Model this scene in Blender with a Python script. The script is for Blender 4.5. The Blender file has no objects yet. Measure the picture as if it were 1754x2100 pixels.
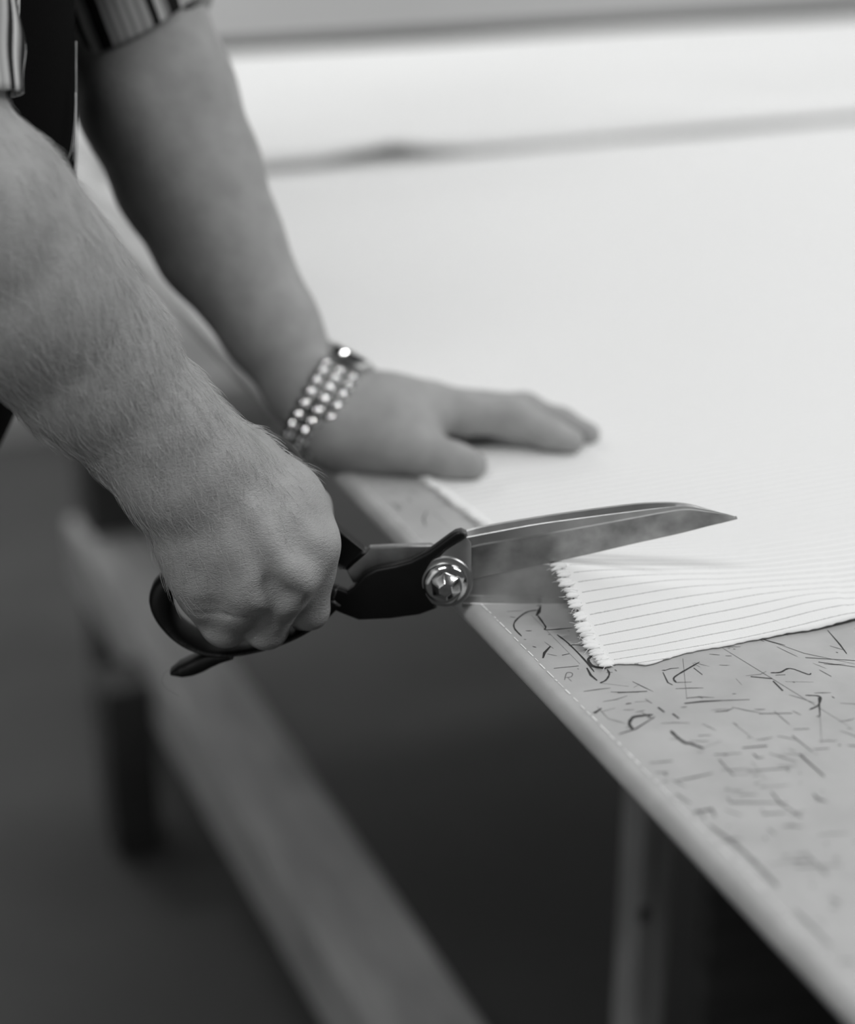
import bpy, bmesh, math, random
import numpy as np
from mathutils import Vector, Matrix

random.seed(7)
rng = np.random.default_rng(7)
SC = bpy.context.scene

# ---------------------------------------------------------------- camera
CAM_LOC = np.array([-0.325, 0.0, 1.297])
YAW = math.atan2(0.389, 0.921)
PITCH = math.atan(1550 / 3654.0)
sy, cy, sp_, cp_ = math.sin(YAW), math.cos(YAW), math.sin(PITCH), math.cos(PITCH)
AR = np.array([cy, -sy, 0.0])                       # camera right, also the line the shears lie along
AF = np.array([sy * cp_, cy * cp_, -sp_])
AU = np.array([sy * sp_, cy * sp_, cp_])
cam = bpy.data.cameras.new('camera')
cam_o = bpy.data.objects.new('camera', cam)
SC.collection.objects.link(cam_o)
cam.sensor_fit = 'HORIZONTAL'
cam.sensor_width = 24.0
cam.lens = 50.0
cam.clip_start = 0.02
cam.dof.use_dof = True
cam.dof.focus_distance = 0.854
cam.dof.aperture_fstop = 2.35
cam_o.matrix_world = Matrix(((AR[0], AU[0], -AF[0], CAM_LOC[0]), (AR[1], AU[1], -AF[1], CAM_LOC[1]),
                             (AR[2], AU[2], -AF[2], CAM_LOC[2]), (0, 0, 0, 1)))
SC.camera = cam_o

# ---------------------------------------------------------------- light
W = bpy.data.worlds.new('world')
SC.world = W
W.use_nodes = True
W.node_tree.nodes['Background'].inputs[0].default_value = (0.98, 0.99, 1.0, 1)
W.node_tree.nodes['Background'].inputs[1].default_value = 0.06


def area(name, loc, target, sx, sy_, power):
    l = bpy.data.lights.new(name, 'AREA')
    l.shape = 'RECTANGLE'
    l.size, l.size_y = sx, sy_
    l.energy = power
    o = bpy.data.objects.new(name, l)
    SC.collection.objects.link(o)
    o.location = loc
    o.rotation_euler = (Vector(target) - Vector(loc)).to_track_quat('-Z', 'Y').to_euler()
    return o


for lx, ly, pw in ((-1.2, -0.5, 34), (-1.0, 2.8, 8), (1.8, -0.5, 38), (1.8, 0.9, 10), (1.8, 2.3, 10), (1.8, 3.0, 3), (3.3, -0.5, 28), (3.3, 0.9, 16), (3.3, 2.3, 8)):
    area('ceiling_lamp', (lx, ly, 3.1), (lx, ly, 0), 1.2, 0.3, pw)
area('back_floor_fill', (-0.1, 3.3, 2.3), (-0.1, 3.3, 0), 0.9, 0.2, 13)  # unseen fill light, added to brighten the floor beyond the table end
SC.view_settings.view_transform = 'Standard'
SC.view_settings.look = 'None'
SC.view_settings.exposure = 0.05
SC.view_settings.gamma = 1.0
SC.view_settings.use_curve_mapping = False
SC.cycles.use_denoising = True
SC.cycles.max_bounces = 6

# ---------------------------------------------------------------- helpers


def link(o):
    SC.collection.objects.link(o)
    return o


def thing(name, base, label, cat, group=None):
    o = link(bpy.data.objects.new(name, None))
    o.empty_display_size = 0.05
    o.location = base
    o['label'] = label
    o['category'] = cat
    if group:
        o['group'] = group
    return o


def world_base(p):
    b = Vector((0, 0, 0))
    while p is not None:
        b += p.location
        p = p.parent
    return b


def mesh_obj(name, verts, faces, mat, parent=None, smooth=True, uv=None):
    """link verts given in room coordinates as one mesh object, child of parent"""
    b = world_base(parent)
    v = np.asarray(verts, dtype=float) - np.array(b)
    me = bpy.data.meshes.new(name)
    me.from_pydata(v.tolist(), [], [tuple(int(i) for i in f) for f in faces])
    if uv is not None:
        ul = me.uv_layers.new(name='uv')
        li = np.empty(len(me.loops), dtype=np.int32)
        me.loops.foreach_get('vertex_index', li)
        ul.data.foreach_set('uv', np.asarray(uv, dtype=np.float32)[li].ravel())
    me.validate()
    if mat:
        me.materials.append(mat)
    if smooth:
        me.polygons.foreach_set('use_smooth', [True] * len(me.polygons))
    o = link(bpy.data.objects.new(name, me))
    if parent:
        o.parent = parent
    return o


def structure(o):
    o['kind'] = 'structure'
    return o


def from_bm(name, bm, mat, parent=None, smooth=False):
    bm.verts.ensure_lookup_table()
    bm.verts.index_update()
    vs = [v.co[:] for v in bm.verts]
    fs = [[v.index for v in f.verts] for f in bm.faces]
    bm.free()
    return mesh_obj(name, vs, fs, mat, parent, smooth)


def box(name, lo, hi, mat, parent=None, bev=0.003, seg=2):
    bm = bmesh.new()
    bmesh.ops.create_cube(bm, size=1)
    for v in bm.verts:
        v.co = [lo[i] + (v.co[i] + 0.5) * (hi[i] - lo[i]) for i in range(3)]
    if bev:
        bmesh.ops.bevel(bm, geom=list(bm.edges), offset=bev, segments=seg, affect='EDGES', profile=0.6)
    o = from_bm(name, bm, mat, parent, smooth=False)
    return o


def auto_smooth(o, ang=35):
    me = o.data
    me.polygons.foreach_set('use_smooth', [True] * len(me.polygons))
    me.set_sharp_from_angle(angle=math.radians(ang))
    return o


def frame_rings(path, closed=False):
    P = np.asarray(path, float)
    if closed:
        T = np.roll(P, -1, 0) - np.roll(P, 1, 0)
    else:
        T = np.gradient(P, axis=0)
    return P, T / np.linalg.norm(T, axis=1)[:, None]


def tube(path, radii, n=8, cap=True):
    P, T = frame_rings(path)
    ref = np.array([0, 0, 1.0]) if abs(T[0][2]) < 0.9 else np.array([1.0, 0, 0])
    vs, fs = [], []
    a = ref - T[0] * (ref @ T[0])
    a /= np.linalg.norm(a)
    for i in range(len(P)):
        a = a - T[i] * (a @ T[i])
        a /= np.linalg.norm(a)
        b = np.cross(T[i], a)
        for j in range(n):
            t = 2 * math.pi * j / n
            vs.append(P[i] + radii[i] * (math.cos(t) * a + math.sin(t) * b))
    for i in range(len(P) - 1):
        for j in range(n):
            k = (j + 1) % n
            fs.append((i * n + j, i * n + k, (i + 1) * n + k, (i + 1) * n + j))
    if cap:
        fs.append(tuple(range(n - 1, -1, -1)))
        fs.append(tuple((len(P) - 1) * n + j for j in range(n)))
    return vs, fs


def merge(parts):
    vs, fs = [], []
    for v, f in parts:
        o = len(vs)
        vs.extend(v)
        fs.extend([tuple(i + o for i in q) for q in f])
    return vs, fs


def smooth_path(pts, n, closed=False):
    """Catmull-Rom through pts"""
    P = np.asarray(pts, float)
    m = len(P)
    out = []
    segs = m if closed else m - 1
    for s in range(segs):
        if closed:
            p0, p1, p2, p3 = P[(s - 1) % m], P[s], P[(s + 1) % m], P[(s + 2) % m]
        else:
            p1, p2 = P[s], P[s + 1]
            p0 = P[s - 1] if s else 2 * p1 - p2
            p3 = P[s + 2] if s + 2 < m else 2 * p2 - p1
        for i in range(n):
            t = i / n
            out.append(0.5 * ((2 * p1) + (p2 - p0) * t + (2 * p0 - 5 * p1 + 4 * p2 - p3) * t * t + (3 * p1 - p0 - 3 * p2 + p3) * t ** 3))
    if not closed:
        out.append(P[-1])
    return np.array(out)


# ---------------------------------------------------------------- materials


def grey(v):
    return (v, v * 1.005, v, 1)


def mat(name, base, rough=0.5, metal=0.0, var=0.0, scale=30.0, bump=0.0, bscale=300.0, stretch=(1, 1, 1), detail=4, spec=0.5, coat=0.0):
    m = bpy.data.materials.new(name)
    m.use_nodes = True
    nt = m.node_tree
    b = nt.nodes['Principled BSDF']
    b.inputs['Base Color'].default_value = grey(base)
    b.inputs['Roughness'].default_value = rough
    b.inputs['Metallic'].default_value = metal
    b.inputs['Specular IOR Level'].default_value = spec
    b.inputs['Coat Weight'].default_value = coat
    tc = nt.nodes.new('ShaderNodeTexCoord')
    mp = nt.nodes.new('ShaderNodeMapping')
    mp.inputs['Scale'].default_value = stretch
    nt.links.new(tc.outputs['Object'], mp.inputs['Vector'])
    if var:
        n = nt.nodes.new('ShaderNodeTexNoise')
        n.inputs['Scale'].default_value = scale
        n.inputs['Detail'].default_value = detail
        nt.links.new(mp.outputs[0], n.inputs['Vector'])
        r = nt.nodes.new('ShaderNodeValToRGB')
        r.color_ramp.elements[0].position = 0.3
        r.color_ramp.elements[1].position = 0.7
        r.color_ramp.elements[0].color = grey(base * (1 - var))
        r.color_ramp.elements[1].color = grey(min(1, base * (1 + var)))
        nt.links.new(n.outputs['Fac'], r.inputs[0])
        nt.links.new(r.outputs[0], b.inputs['Base Color'])
    if bump:
        n2 = nt.nodes.new('ShaderNodeTexNoise')
        n2.inputs['Scale'].default_value = bscale
        n2.inputs['Detail'].default_value = 3
        nt.links.new(mp.outputs[0], n2.inputs['Vector'])
        bp = nt.nodes.new('ShaderNodeBump')
        bp.inputs['Strength'].default_value = 1.0
        bp.inputs['Distance'].default_value = bump
        nt.links.new(n2.outputs['Fac'], bp.inputs['Height'])
        nt.links.new(bp.outputs[0], b.inputs['Normal'])
    return m


M = {}
M['floor'] = mat('floor_concrete', 0.06, 0.7, var=0.25, scale=2.2)
M['wall'] = mat('wall_plaster', 0.88, 0.9, var=0.05, scale=1.5)
M['skirting'] = mat('skirting_paint', 0.4, 0.6)
M['table_top'] = mat('worn_linoleum', 0.43, 0.5, var=0.09, scale=38, bump=0.00006, bscale=900, detail=8)
M['table_edge'] = mat('rounded_linoleum_edge', 0.45, 0.45, var=0.10, scale=45, bump=0.00008, bscale=700)
M['wear'] = mat('worn_seam', 0.85, 0.6)
M['ink'] = mat('pen_ink', 0.025, 0.7)
M['ink_faint'] = mat('faded_pen_ink', 0.16, 0.7)
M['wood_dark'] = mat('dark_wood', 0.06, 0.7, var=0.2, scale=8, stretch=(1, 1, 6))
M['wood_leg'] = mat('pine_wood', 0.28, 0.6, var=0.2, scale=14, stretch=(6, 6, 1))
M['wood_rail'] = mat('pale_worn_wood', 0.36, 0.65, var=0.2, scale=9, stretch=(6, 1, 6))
M['steel_flat'] = mat('worn_flat_steel', 0.50, 0.34, 0.9, var=0.12, scale=90, bump=0.00003, bscale=300)
M['steel'] = mat('smudged_blade_steel', 0.33, 0.36, 0.9, var=0.35, scale=70, bump=0.00004, bscale=250)
M['steel_edge'] = mat('polished_spine_steel', 0.55, 0.25, 0.95, var=0.12, scale=120)
M['chrome'] = mat('polished_steel', 0.75, 0.12, 1.0, var=0.08, scale=200)
M['bracelet'] = mat('polished_bracelet_steel', 0.95, 0.2, 1.0)
M['washer'] = mat('satin_steel', 0.42, 0.35, 0.9)
M['lacquer'] = mat('black_lacquer', 0.005, 0.45, 0.0, bump=0.00006, bscale=160, spec=0.28)
_nt = M['lacquer'].node_tree
_n = _nt.nodes.new('ShaderNodeTexNoise')
_n.inputs['Scale'].default_value = 130
_n.inputs['Detail'].default_value = 6
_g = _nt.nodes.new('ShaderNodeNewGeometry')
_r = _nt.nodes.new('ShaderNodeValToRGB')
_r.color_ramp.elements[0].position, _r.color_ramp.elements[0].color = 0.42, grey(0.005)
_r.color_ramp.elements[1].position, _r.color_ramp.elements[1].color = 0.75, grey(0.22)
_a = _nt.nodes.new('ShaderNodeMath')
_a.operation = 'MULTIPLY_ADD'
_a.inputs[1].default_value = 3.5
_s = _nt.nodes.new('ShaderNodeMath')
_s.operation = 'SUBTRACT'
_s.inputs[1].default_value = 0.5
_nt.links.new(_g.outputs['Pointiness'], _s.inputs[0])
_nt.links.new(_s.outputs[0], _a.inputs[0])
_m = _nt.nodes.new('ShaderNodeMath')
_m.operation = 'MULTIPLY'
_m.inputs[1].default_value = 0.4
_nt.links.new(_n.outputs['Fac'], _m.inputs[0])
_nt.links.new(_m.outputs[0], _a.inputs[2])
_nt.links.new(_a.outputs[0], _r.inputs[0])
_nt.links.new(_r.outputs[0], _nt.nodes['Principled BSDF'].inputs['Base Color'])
M['cloth_dark'] = mat('black_cotton', 0.004, 0.95, bump=0.0002, bscale=900, spec=0.03)
M['thread'] = mat('white_thread', 0.75, 0.8)
M['thread_faint'] = mat('grey_lint', 0.16, 0.8)
M['fringe'] = mat('white_cotton_tuft', 0.86, 0.9, bump=0.0004, bscale=500, stretch=(1, 3, 3))
M['trousers'] = mat('dark_denim', 0.04, 0.9)
M['shoe'] = mat('black_leather', 0.02, 0.5)
M['head_hair'] = mat('dark_hair', 0.03, 0.7)
M['dial'] = mat('watch_dial', 0.08, 0.3)

# skin: fine wrinkles across the limb and mottled tone


def skin_mat():
    m = mat('skin', 0.34, 0.48, var=0.10, scale=70)
    nt = m.node_tree
    b = nt.nodes['Principled BSDF']
    b.inputs['Specular IOR Level'].default_value = 0.35
    tc = nt.nodes.new('ShaderNodeTexCoord')
    mp = nt.nodes.new('ShaderNodeMapping')
    nt.links.new(tc.outputs['Object'], mp.inputs['Vector'])
    mp.inputs['Rotation'].default_value = (0.2, 0.7, 0.3)
    mp.inputs['Scale'].default_value = (1.0, 1.2, 2.2)
    n = nt.nodes.new('ShaderNodeTexNoise')
    n.inputs['Scale'].default_value = 330
    n.inputs['Detail'].default_value = 4
    n.inputs['Distortion'].default_value = 0.6
    nt.links.new(mp.outputs[0], n.inputs['Vector'])
    vo = nt.nodes.new('ShaderNodeTexVoronoi')
    vo.feature = 'DISTANCE_TO_EDGE'
    vo.inputs['Scale'].default_value = 520
    nt.links.new(mp.outputs[0], vo.inputs['Vector'])
    mn = nt.nodes.new('ShaderNodeMath')
    mn.operation = 'MINIMUM'
    mn.inputs[1].default_value = 0.25
    nt.links.new(vo.outputs['Distance'], mn.inputs[0])
    ad = nt.nodes.new('ShaderNodeMath')
    ad.operation = 'ADD'
    nt.links.new(n.outputs['Fac'], ad.inputs[0])
    nt.links.new(mn.outputs[0], ad.inputs[1])
    bp = nt.nodes.new('ShaderNodeBump')
    bp.inputs['Distance'].default_value = 0.00038
    nt.links.new(ad.outputs[0], bp.inputs['Height'])
    nt.links.new(bp.outputs[0], b.inputs['Normal'])
    return m


M['skin'] = skin_mat()
M['hair'] = mat('arm_hair_brown', 0.5, 0.3)


def stripe_cloth_mat():
    """white cotton with thin woven pin stripes running along X of the room"""
    m = mat('pinstriped_white_cotton', 0.84, 0.95, bump=0.00018, bscale=1500, spec=0.1)
    nt = m.node_tree
    b = nt.nodes['Principled BSDF']
    tc = nt.nodes.new('ShaderNodeTexCoord')
    sx = nt.nodes.new('ShaderNodeSeparateXYZ')
    nt.links.new(tc.outputs['UV'], sx.inputs[0])

    def math_n(op, a, bval):
        q = nt.nodes.new('ShaderNodeMath')
        q.operation = op
        if hasattr(a, 'links'):
            nt.links.new(a, q.inputs[0])
        else:
            q.inputs[0].default_value = a
        if hasattr(bval, 'links'):
            nt.links.new(bval, q.inputs[1])
        else:
            q.inputs[1].default_value = bval
        return q.outputs[0]
    nz = nt.nodes.new('ShaderNodeTexNoise')
    nz.inputs['Scale'].default_value = 1800
    nt.links.new(tc.outputs['UV'], nz.inputs['Vector'])
    wob = math_n('MULTIPLY', math_n('SUBTRACT', nz.outputs['Fac'], 0.5), 0.0009)
    y = math_n('ADD', sx.outputs[1], wob)
    fr = math_n('FRACT', math_n('DIVIDE', y, 0.0068), 0)
    d = math_n('ABSOLUTE', math_n('SUBTRACT', fr, 0.5), 0)
    st = math_n('LESS_THAN', d, 0.042)
    # no stripe in the selvedge margin
    inn = math_n('GREATER_THAN', sx.outputs[0], 0.0045)
    st = math_n('MULTIPLY', math_n('MULTIPLY', st, inn), 0.6)
    mx = nt.nodes.new('ShaderNodeMix')
    mx.data_type = 'RGBA'
    nt.links.new(st, mx.inputs[0])
    mx.inputs[6].default_value = grey(0.84)
    mx.inputs[7].default_value = grey(0.22)
    nt.links.new(mx.outputs[2], b.inputs['Base Color'])
    return m


M['cloth'] = stripe_cloth_mat()
M['cloth_plain'] = mat('plain_white_cotton', 0.80, 0.95, var=0.03, scale=4, spec=0.1)


def shirt_mat():
    """woven shirt stripes along the sleeve, from the UV around it"""
    m = mat('striped_shirt_cotton', 0.4, 0.9, bump=0.0001, bscale=900, spec=0.15)
    nt = m.node_tree
    b = nt.nodes['Principled BSDF']
    tc = nt.nodes.new('ShaderNodeTexCoord')
    sx = nt.nodes.new('ShaderNodeSeparateXYZ')
    nt.links.new(tc.outputs['UV'], sx.inputs[0])
    fr = nt.nodes.new('ShaderNodeMath')
    fr.operation = 'FRACT'
    ml = nt.nodes.new('ShaderNodeMath')
    ml.operation = 'DIVIDE'
    ml.inputs[1].default_value = 0.046          # repeat in metres round the arm
    nt.links.new(sx.outputs[0], ml.inputs[0])
    nt.links.new(ml.outputs[0], fr.inputs[0])
    r = nt.nodes.new('ShaderNodeValToRGB')
    r.color_ramp.interpolation = 'CONSTANT'
    el = r.color_ramp.elements
    el[0].position, el[0].color = 0.0, grey(0.012)
    el[1].position, el[1].color = 0.17, grey(0.5)
    for p, c in ((0.22, 0.30), (0.28, 0.48), (0.35, 0.30), (0.40, 0.5), (0.47, 0.31), (0.52, 0.5), (0.60, 0.3), (0.65, 0.46), (0.74, 0.02), (0.84, 0.6), (0.92, 0.25)):
        e = el.new(p)
        e.color = grey(c)
    nt.links.new(fr.outputs[0], r.inputs[0])
    nt.links.new(r.outputs[0], b.inputs['Base Color'])
    return m


M['shirt'] = shirt_mat()

# ---------------------------------------------------------------- room
box_floor = structure(box('floor', (-2.6, -1.6, -0.06), (5.2, 3.5, 0.0), M['floor'], bev=0))
structure(box('wall_back', (-2.6, 3.5, -0.06), (5.2, 3.6, 3.3), M['wall'], bev=0))
structure(box('wall_left', (-2.7, -1.6, -0.06), (-2.6, 3.6, 3.3), M['wall'], bev=0))
structure(box('baseboard_back', (-2.6, 3.485, 0.0), (5.2, 3.5, 0.07), M['skirting'], bev=0.004))

# ---------------------------------------------------------------- cutting table
T = 0.9
table = thing('cutting_table', (0.0, 1.2, 0.0), 'long grey-topped cutting table with rounded scratched edge, under the white cloth', 'table')
X1, Y0, Y1 = 2.7, -0.35, 2.49
SEAM = 0.0145


def skew(y):
    return 0.0170 * (y - 0.55)              # the front edge is not quite square to the far end


tt_ = box('table_top', (SEAM, Y0, T - 0.0125), (X1, Y1, T), M['table_top'], table, bev=0)
for v in tt_.data.vertices:
    if v.co.x < 0.5:
        v.co.x += skew(v.co.y + 1.2)
# rounded front edge: a half-round strip along Y
prof = [(SEAM, T), (0.0137, T - 0.0001)]
RR = 0.0062
for i in range(17):
    a = math.pi / 2 + math.pi * i / 16
    prof.append((0.0127 + RR * math.cos(a), T - 0.0003 - RR + RR * math.sin(a)))
prof.append((SEAM + 0.002, T - 0.0128))
ys = np.linspace(Y0, Y1, 60)
vs, fs = [], []
for y in ys:
    for (x, z) in prof:
        vs.append((x + skew(y), y, z))
m_ = len(prof)
for i in range(len(ys) - 1):
    for j in range(m_ - 1):
        fs.append((i * m_ + j, i * m_ + j + 1, (i + 1) * m_ + j + 1, (i + 1) * m_ + j))
fs.append(tuple(range(m_)))
fs.append(tuple((len(ys) - 1) * m_ + j for j in range(m_ - 1, -1, -1)))
mesh_obj('rounded_edge', vs, fs, M['table_edge'], table)
# worn bright line on the seam, broken into short dashes
vs, fs = [], []
y = 0.2
while y < 1.3:
    l = random.uniform(0.0015, 0.009)
    w = random.uniform(0.00015, 0.0004)
    x = SEAM + skew(y) + random.uniform(-0.0002, 0.0002)
    o = len(vs)
    vs += [(x - w, y, T + 0.0002), (x + w, y, T + 0.0002), (x + w, y + l, T + 0.0002), (x - w, y + l, T + 0.0002)]
    fs.append((o, o + 1, o + 2, o + 3))
    y += l + random.uniform(0.0005, 0.004)
o = mesh_obj('worn_seam', vs, fs, M['wear'], table, smooth=False)
o['kind'] = 'stuff'
o['label'] = 'bright worn line along the table edge seam'
box('end_batten', (0.0, Y1, T - 0.05), (X1, Y1 + 0.022, T + 0.024), M['wood_dark'], table)
# stand under the top: long low rail, square legs, uprights
box('low_rail', (0.120, 0.2, 0.175), (0.216, 2.42, 0.27), M['wood_rail'], table, bev=0.006)
for lx, ly in ((0.138, 2.33), (2.5, 2.33), (2.5, -0.2), (0.13, 0.05)):
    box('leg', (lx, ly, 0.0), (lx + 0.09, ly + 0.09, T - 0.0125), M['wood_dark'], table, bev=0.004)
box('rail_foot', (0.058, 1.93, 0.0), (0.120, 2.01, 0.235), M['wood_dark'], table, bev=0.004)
up = box('upright_board', (0.274, 0.995, 0.0), (0.301, 1.03, T - 0.0125), M['wood_leg'], table, bev=0.002)
up['label'] = 'pale wooden upright with a dark knot'
kn = np.array([(0.27739, 0.99759, 0.46931)][0])
v_, f_ = tube([(kn[0], 0.9955, kn[2]), (kn[0], 0.9945, kn[2])], [0.0045, 0.0045], 14)
v_ = [(p[0], p[1], kn[2] + (p[2] - kn[2]) * 2.0) for p in v_]
mesh_obj('wood_knot', v_, f_, M['wood_dark'], up)
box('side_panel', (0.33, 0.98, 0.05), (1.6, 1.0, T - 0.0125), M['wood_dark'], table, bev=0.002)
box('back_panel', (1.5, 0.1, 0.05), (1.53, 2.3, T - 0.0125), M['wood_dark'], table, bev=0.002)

# pen strokes on the top: thin flat strips lying on the linoleum
STR = []
THICK = [[(0.00662, 0.67181), (0.01243, 0.68122), (0.01636, 0.68559)], [(0.02036, 0.67569), (0.02347, 0.68038), (0.02902, 0.68523)], [(0.0432, 0.66822), (0.03963, 0.66592), (0.03839, 0.66106), (0.03916, 0.65807), (0.04314, 0.65479)], [(0.03508, 0.65873), (0.03338, 0.65154), (0.03365, 0.64571)], [(0.04419, 0.72667), (0.04032, 0.72102), (0.03748, 0.71802)], [(0.01467, 0.615), (0.01796, 0.61889), (0.0231, 0.62156)], [(0.02692, 0.59899), (0.02784, 0.60422), (0.03159, 0.60833), (0.03487, 0.60886), (0.04178, 0.60738)], [(0.0418, 0.59177), (0.04157, 0.58586), (0.04235, 0.58006), (0.0441, 0.57887), (0.04721, 0.57259)], [(0.05999, 0.61088), (0.06829, 0.60934), (0.07676, 0.60675)], [(0.10173, 0.62111), (0.10992, 0.61556)], [(0.10902, 0.61336), (0.10796, 0.60359)], [(0.11957, 0.59166), (0.11038, 0.57745)], [(0.04714, 0.61238), (0.04754, 0.60736)], [(0.05031, 0.60474), (0.0507, 0.59978)], [(0.03681, 0.63162), (0.05012, 0.62751)], [(0.0829, 0.55262), (0.08217, 0.53297)], [(0.06307, 0.56679), (0.07395, 0.564)], [(0.0169, 0.53023), (0.02503, 0.52957), (0.02344, 0.52431)], [(0.01447, 0.54697), (0.01349, 0.54127)]]
MED = [[(0.02042, 0.66439), (0.03238, 0.662)], [(0.02092, 0.70049), (0.0215, 0.71003), (0.02566, 0.71707), (0.03466, 0.72341), (0.04132, 0.72362)], [(0.03842, 0.71882), (0.03643, 0.70547), (0.03521, 0.70192), (0.04816, 0.69877)], [(0.0377, 0.69512), (0.0385, 0.68514), (0.03795, 0.66772), (0.03644, 0.65392)], [(0.0301, 0.67484), (0.03402, 0.67483)], [(0.04235, 0.68127), (0.04582, 0.67925)], [(0.03379, 0.64307), (0.03765, 0.64454), (0.04185, 0.64901), (0.04331, 0.65366)], [(0.0193, 0.59803), (0.02833, 0.59932), (0.04171, 0.60549)], [(0.07676, 0.60675), (0.08936, 0.60243)], [(0.06885, 0.59884), (0.07419, 0.59755), (0.07802, 0.59837)], [(0.06663, 0.62972), (0.06751, 0.63348), (0.07181, 0.63636), (0.08722, 0.64312)], [(0.06663, 0.62972), (0.07356, 0.6273)], [(0.08161, 0.63908), (0.0819, 0.63157)], [(0.11248, 0.62075), (0.11698, 0.61938), (0.1234, 0.6209), (0.12772, 0.61274), (0.12975, 0.61293)], [(0.11326, 0.6178), (0.11774, 0.61643)], [(0.16281, 0.64745), (0.15946, 0.63237), (0.1568, 0.62297)], [(0.13617, 0.62732), (0.15631, 0.61556)], [(0.13939, 0.62109), (0.15251, 0.6102)], [(0.11512, 0.59603), (0.12051, 0.59226), (0.11543, 0.58599), (0.10898, 0.58383)], [(0.08612, 0.58962), (0.10012, 0.58418)], [(0.09261, 0.57171), (0.09922, 0.56938)], [(0.08889, 0.56726), (0.08907, 0.55178)], [(0.09088, 0.5537), (0.0976, 0.55176)], [(0.04872, 0.56661), (0.06024, 0.56307)], [(0.06468, 0.56075), (0.06462, 0.5568), (0.06739, 0.55651)], [(0.04852, 0.56229), (0.04727, 0.54814)], [(0.05452, 0.54934), (0.07287, 0.5446)], [(0.05489, 0.53154), (0.05342, 0.52238), (0.0559, 0.50981)], [(0.03565, 0.53475), (0.03496, 0.53099), (0.05641, 0.52153)], [(0.07029, 0.52339), (0.0695, 0.52046), (0.07179, 0.51543)], [(0.06842, 0.51888), (0.07114, 0.51692)], [(0.04379, 0.52165), (0.0427, 0.51814), (0.05228, 0.51528)], [(0.01765, 0.54562), (0.01921, 0.53683)], [(0.0423, 0.48787), (0.04159, 0.47162)], [(0.03348, 0.48108), (0.05082, 0.4752)], [(0.0227, 0.55429), (0.03167, 0.55388), (0.04015, 0.5537)], [(0.01971, 0.57139), (0.02957, 0.56898)], [(0.0174, 0.55611), (0.01967, 0.55515)], [(0.01806, 0.56346), (0.0234, 0.56163)], [(0.05072, 0.58337), (0.05609, 0.58157)], [(0.06603, 0.6409), (0.06307, 0.63122), (0.06397, 0.62827)], [(0.03944, 0.86357), (0.03301, 0.85401), (0.03025, 0.84389)]]
THIN = [[(0.10501, 0.65147), (0.10982, 0.61665), (0.11682, 0.56429)], [(0.08173, 0.64922), (0.06311, 0.61401)], [(0.11038, 0.57745), (0.09682, 0.55614)], [(0.02142, 0.61887), (0.02901, 0.61955)], [(0.01549, 0.71199), (0.02088, 0.71379)], [(0.06055, 0.55502), (0.05792, 0.54068)], [(0.11399, 0.61074), (0.12586, 0.60521)], [(0.03547, 0.71947), (0.03393, 0.66349)], [(0.13006, 0.64872), (0.13832, 0.63133), (0.15426, 0.61266)], [(0.09439, 0.62213), (0.09358, 0.61577)], [(0.01983, 0.65206), (0.02416, 0.65806), (0.02626, 0.65664), (0.02429, 0.65381), (0.02133, 0.65402)], [(0.02238, 0.65358), (0.02232, 0.64946)], [(0.03379, 0.64307), (0.04451, 0.63496)], [(0.04192, 0.85943), (0.04169, 0.8346)], [(0.0398, 0.62089), (0.04598, 0.61926)], [(0.04665, 0.57328), (0.05776, 0.57537)], [(0.07103, 0.58551), (0.07165, 0.57132)], [(0.10014, 0.62282), (0.10725, 0.62139), (0.11138, 0.6228)], [(0.04614, 0.63325), (0.05002, 0.63468)], [(0.08351, 0.64362), (0.08488, 0.63876)]]
WIDE = [[(0.01805, 0.51996), (0.02032, 0.50232), (0.02015, 0.48138), (0.01948, 0.47225)], [(0.01699, 0.50746), (0.02309, 0.50676)], [(0.01722, 0.45764), (0.01726, 0.44812), (0.0169, 0.43429)], [(0.01484, 0.4253), (0.01999, 0.42343)], [(0.01951, 0.5319), (0.01866, 0.52437)]]


def strip(parts, pts, w, z):
    p = np.array(pts)
    if len(p) > 3:
        p = smooth_path(p, 4)
    n = len(p)
    t = np.gradient(p, axis=0)
    t /= np.linalg.norm(t, axis=1)[:, None] + 1e-12
    nr = np.stack([-t[:, 1], t[:, 0]], 1)
    ww = np.full(n, w) * (0.75 + 0.5 * rng.random(n))
    ww[0] *= 0.5
    ww[-1] *= 0.4
    ok = p[:, 0] > SEAM + 0.0005 + skew(p[:, 1])
    v = []
    for i in range(n):
        v.append((p[i, 0] + nr[i, 0] * ww[i], p[i, 1] + nr[i, 1] * ww[i], z))
        v.append((p[i, 0] - nr[i, 0] * ww[i], p[i, 1] - nr[i, 1] * ww[i], z))
    f = [(2 * i, 2 * i + 1, 2 * i + 3, 2 * i + 2) for i in range(n - 1) if ok[i] and ok[i + 1]]
    parts.append((v, f))


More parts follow.
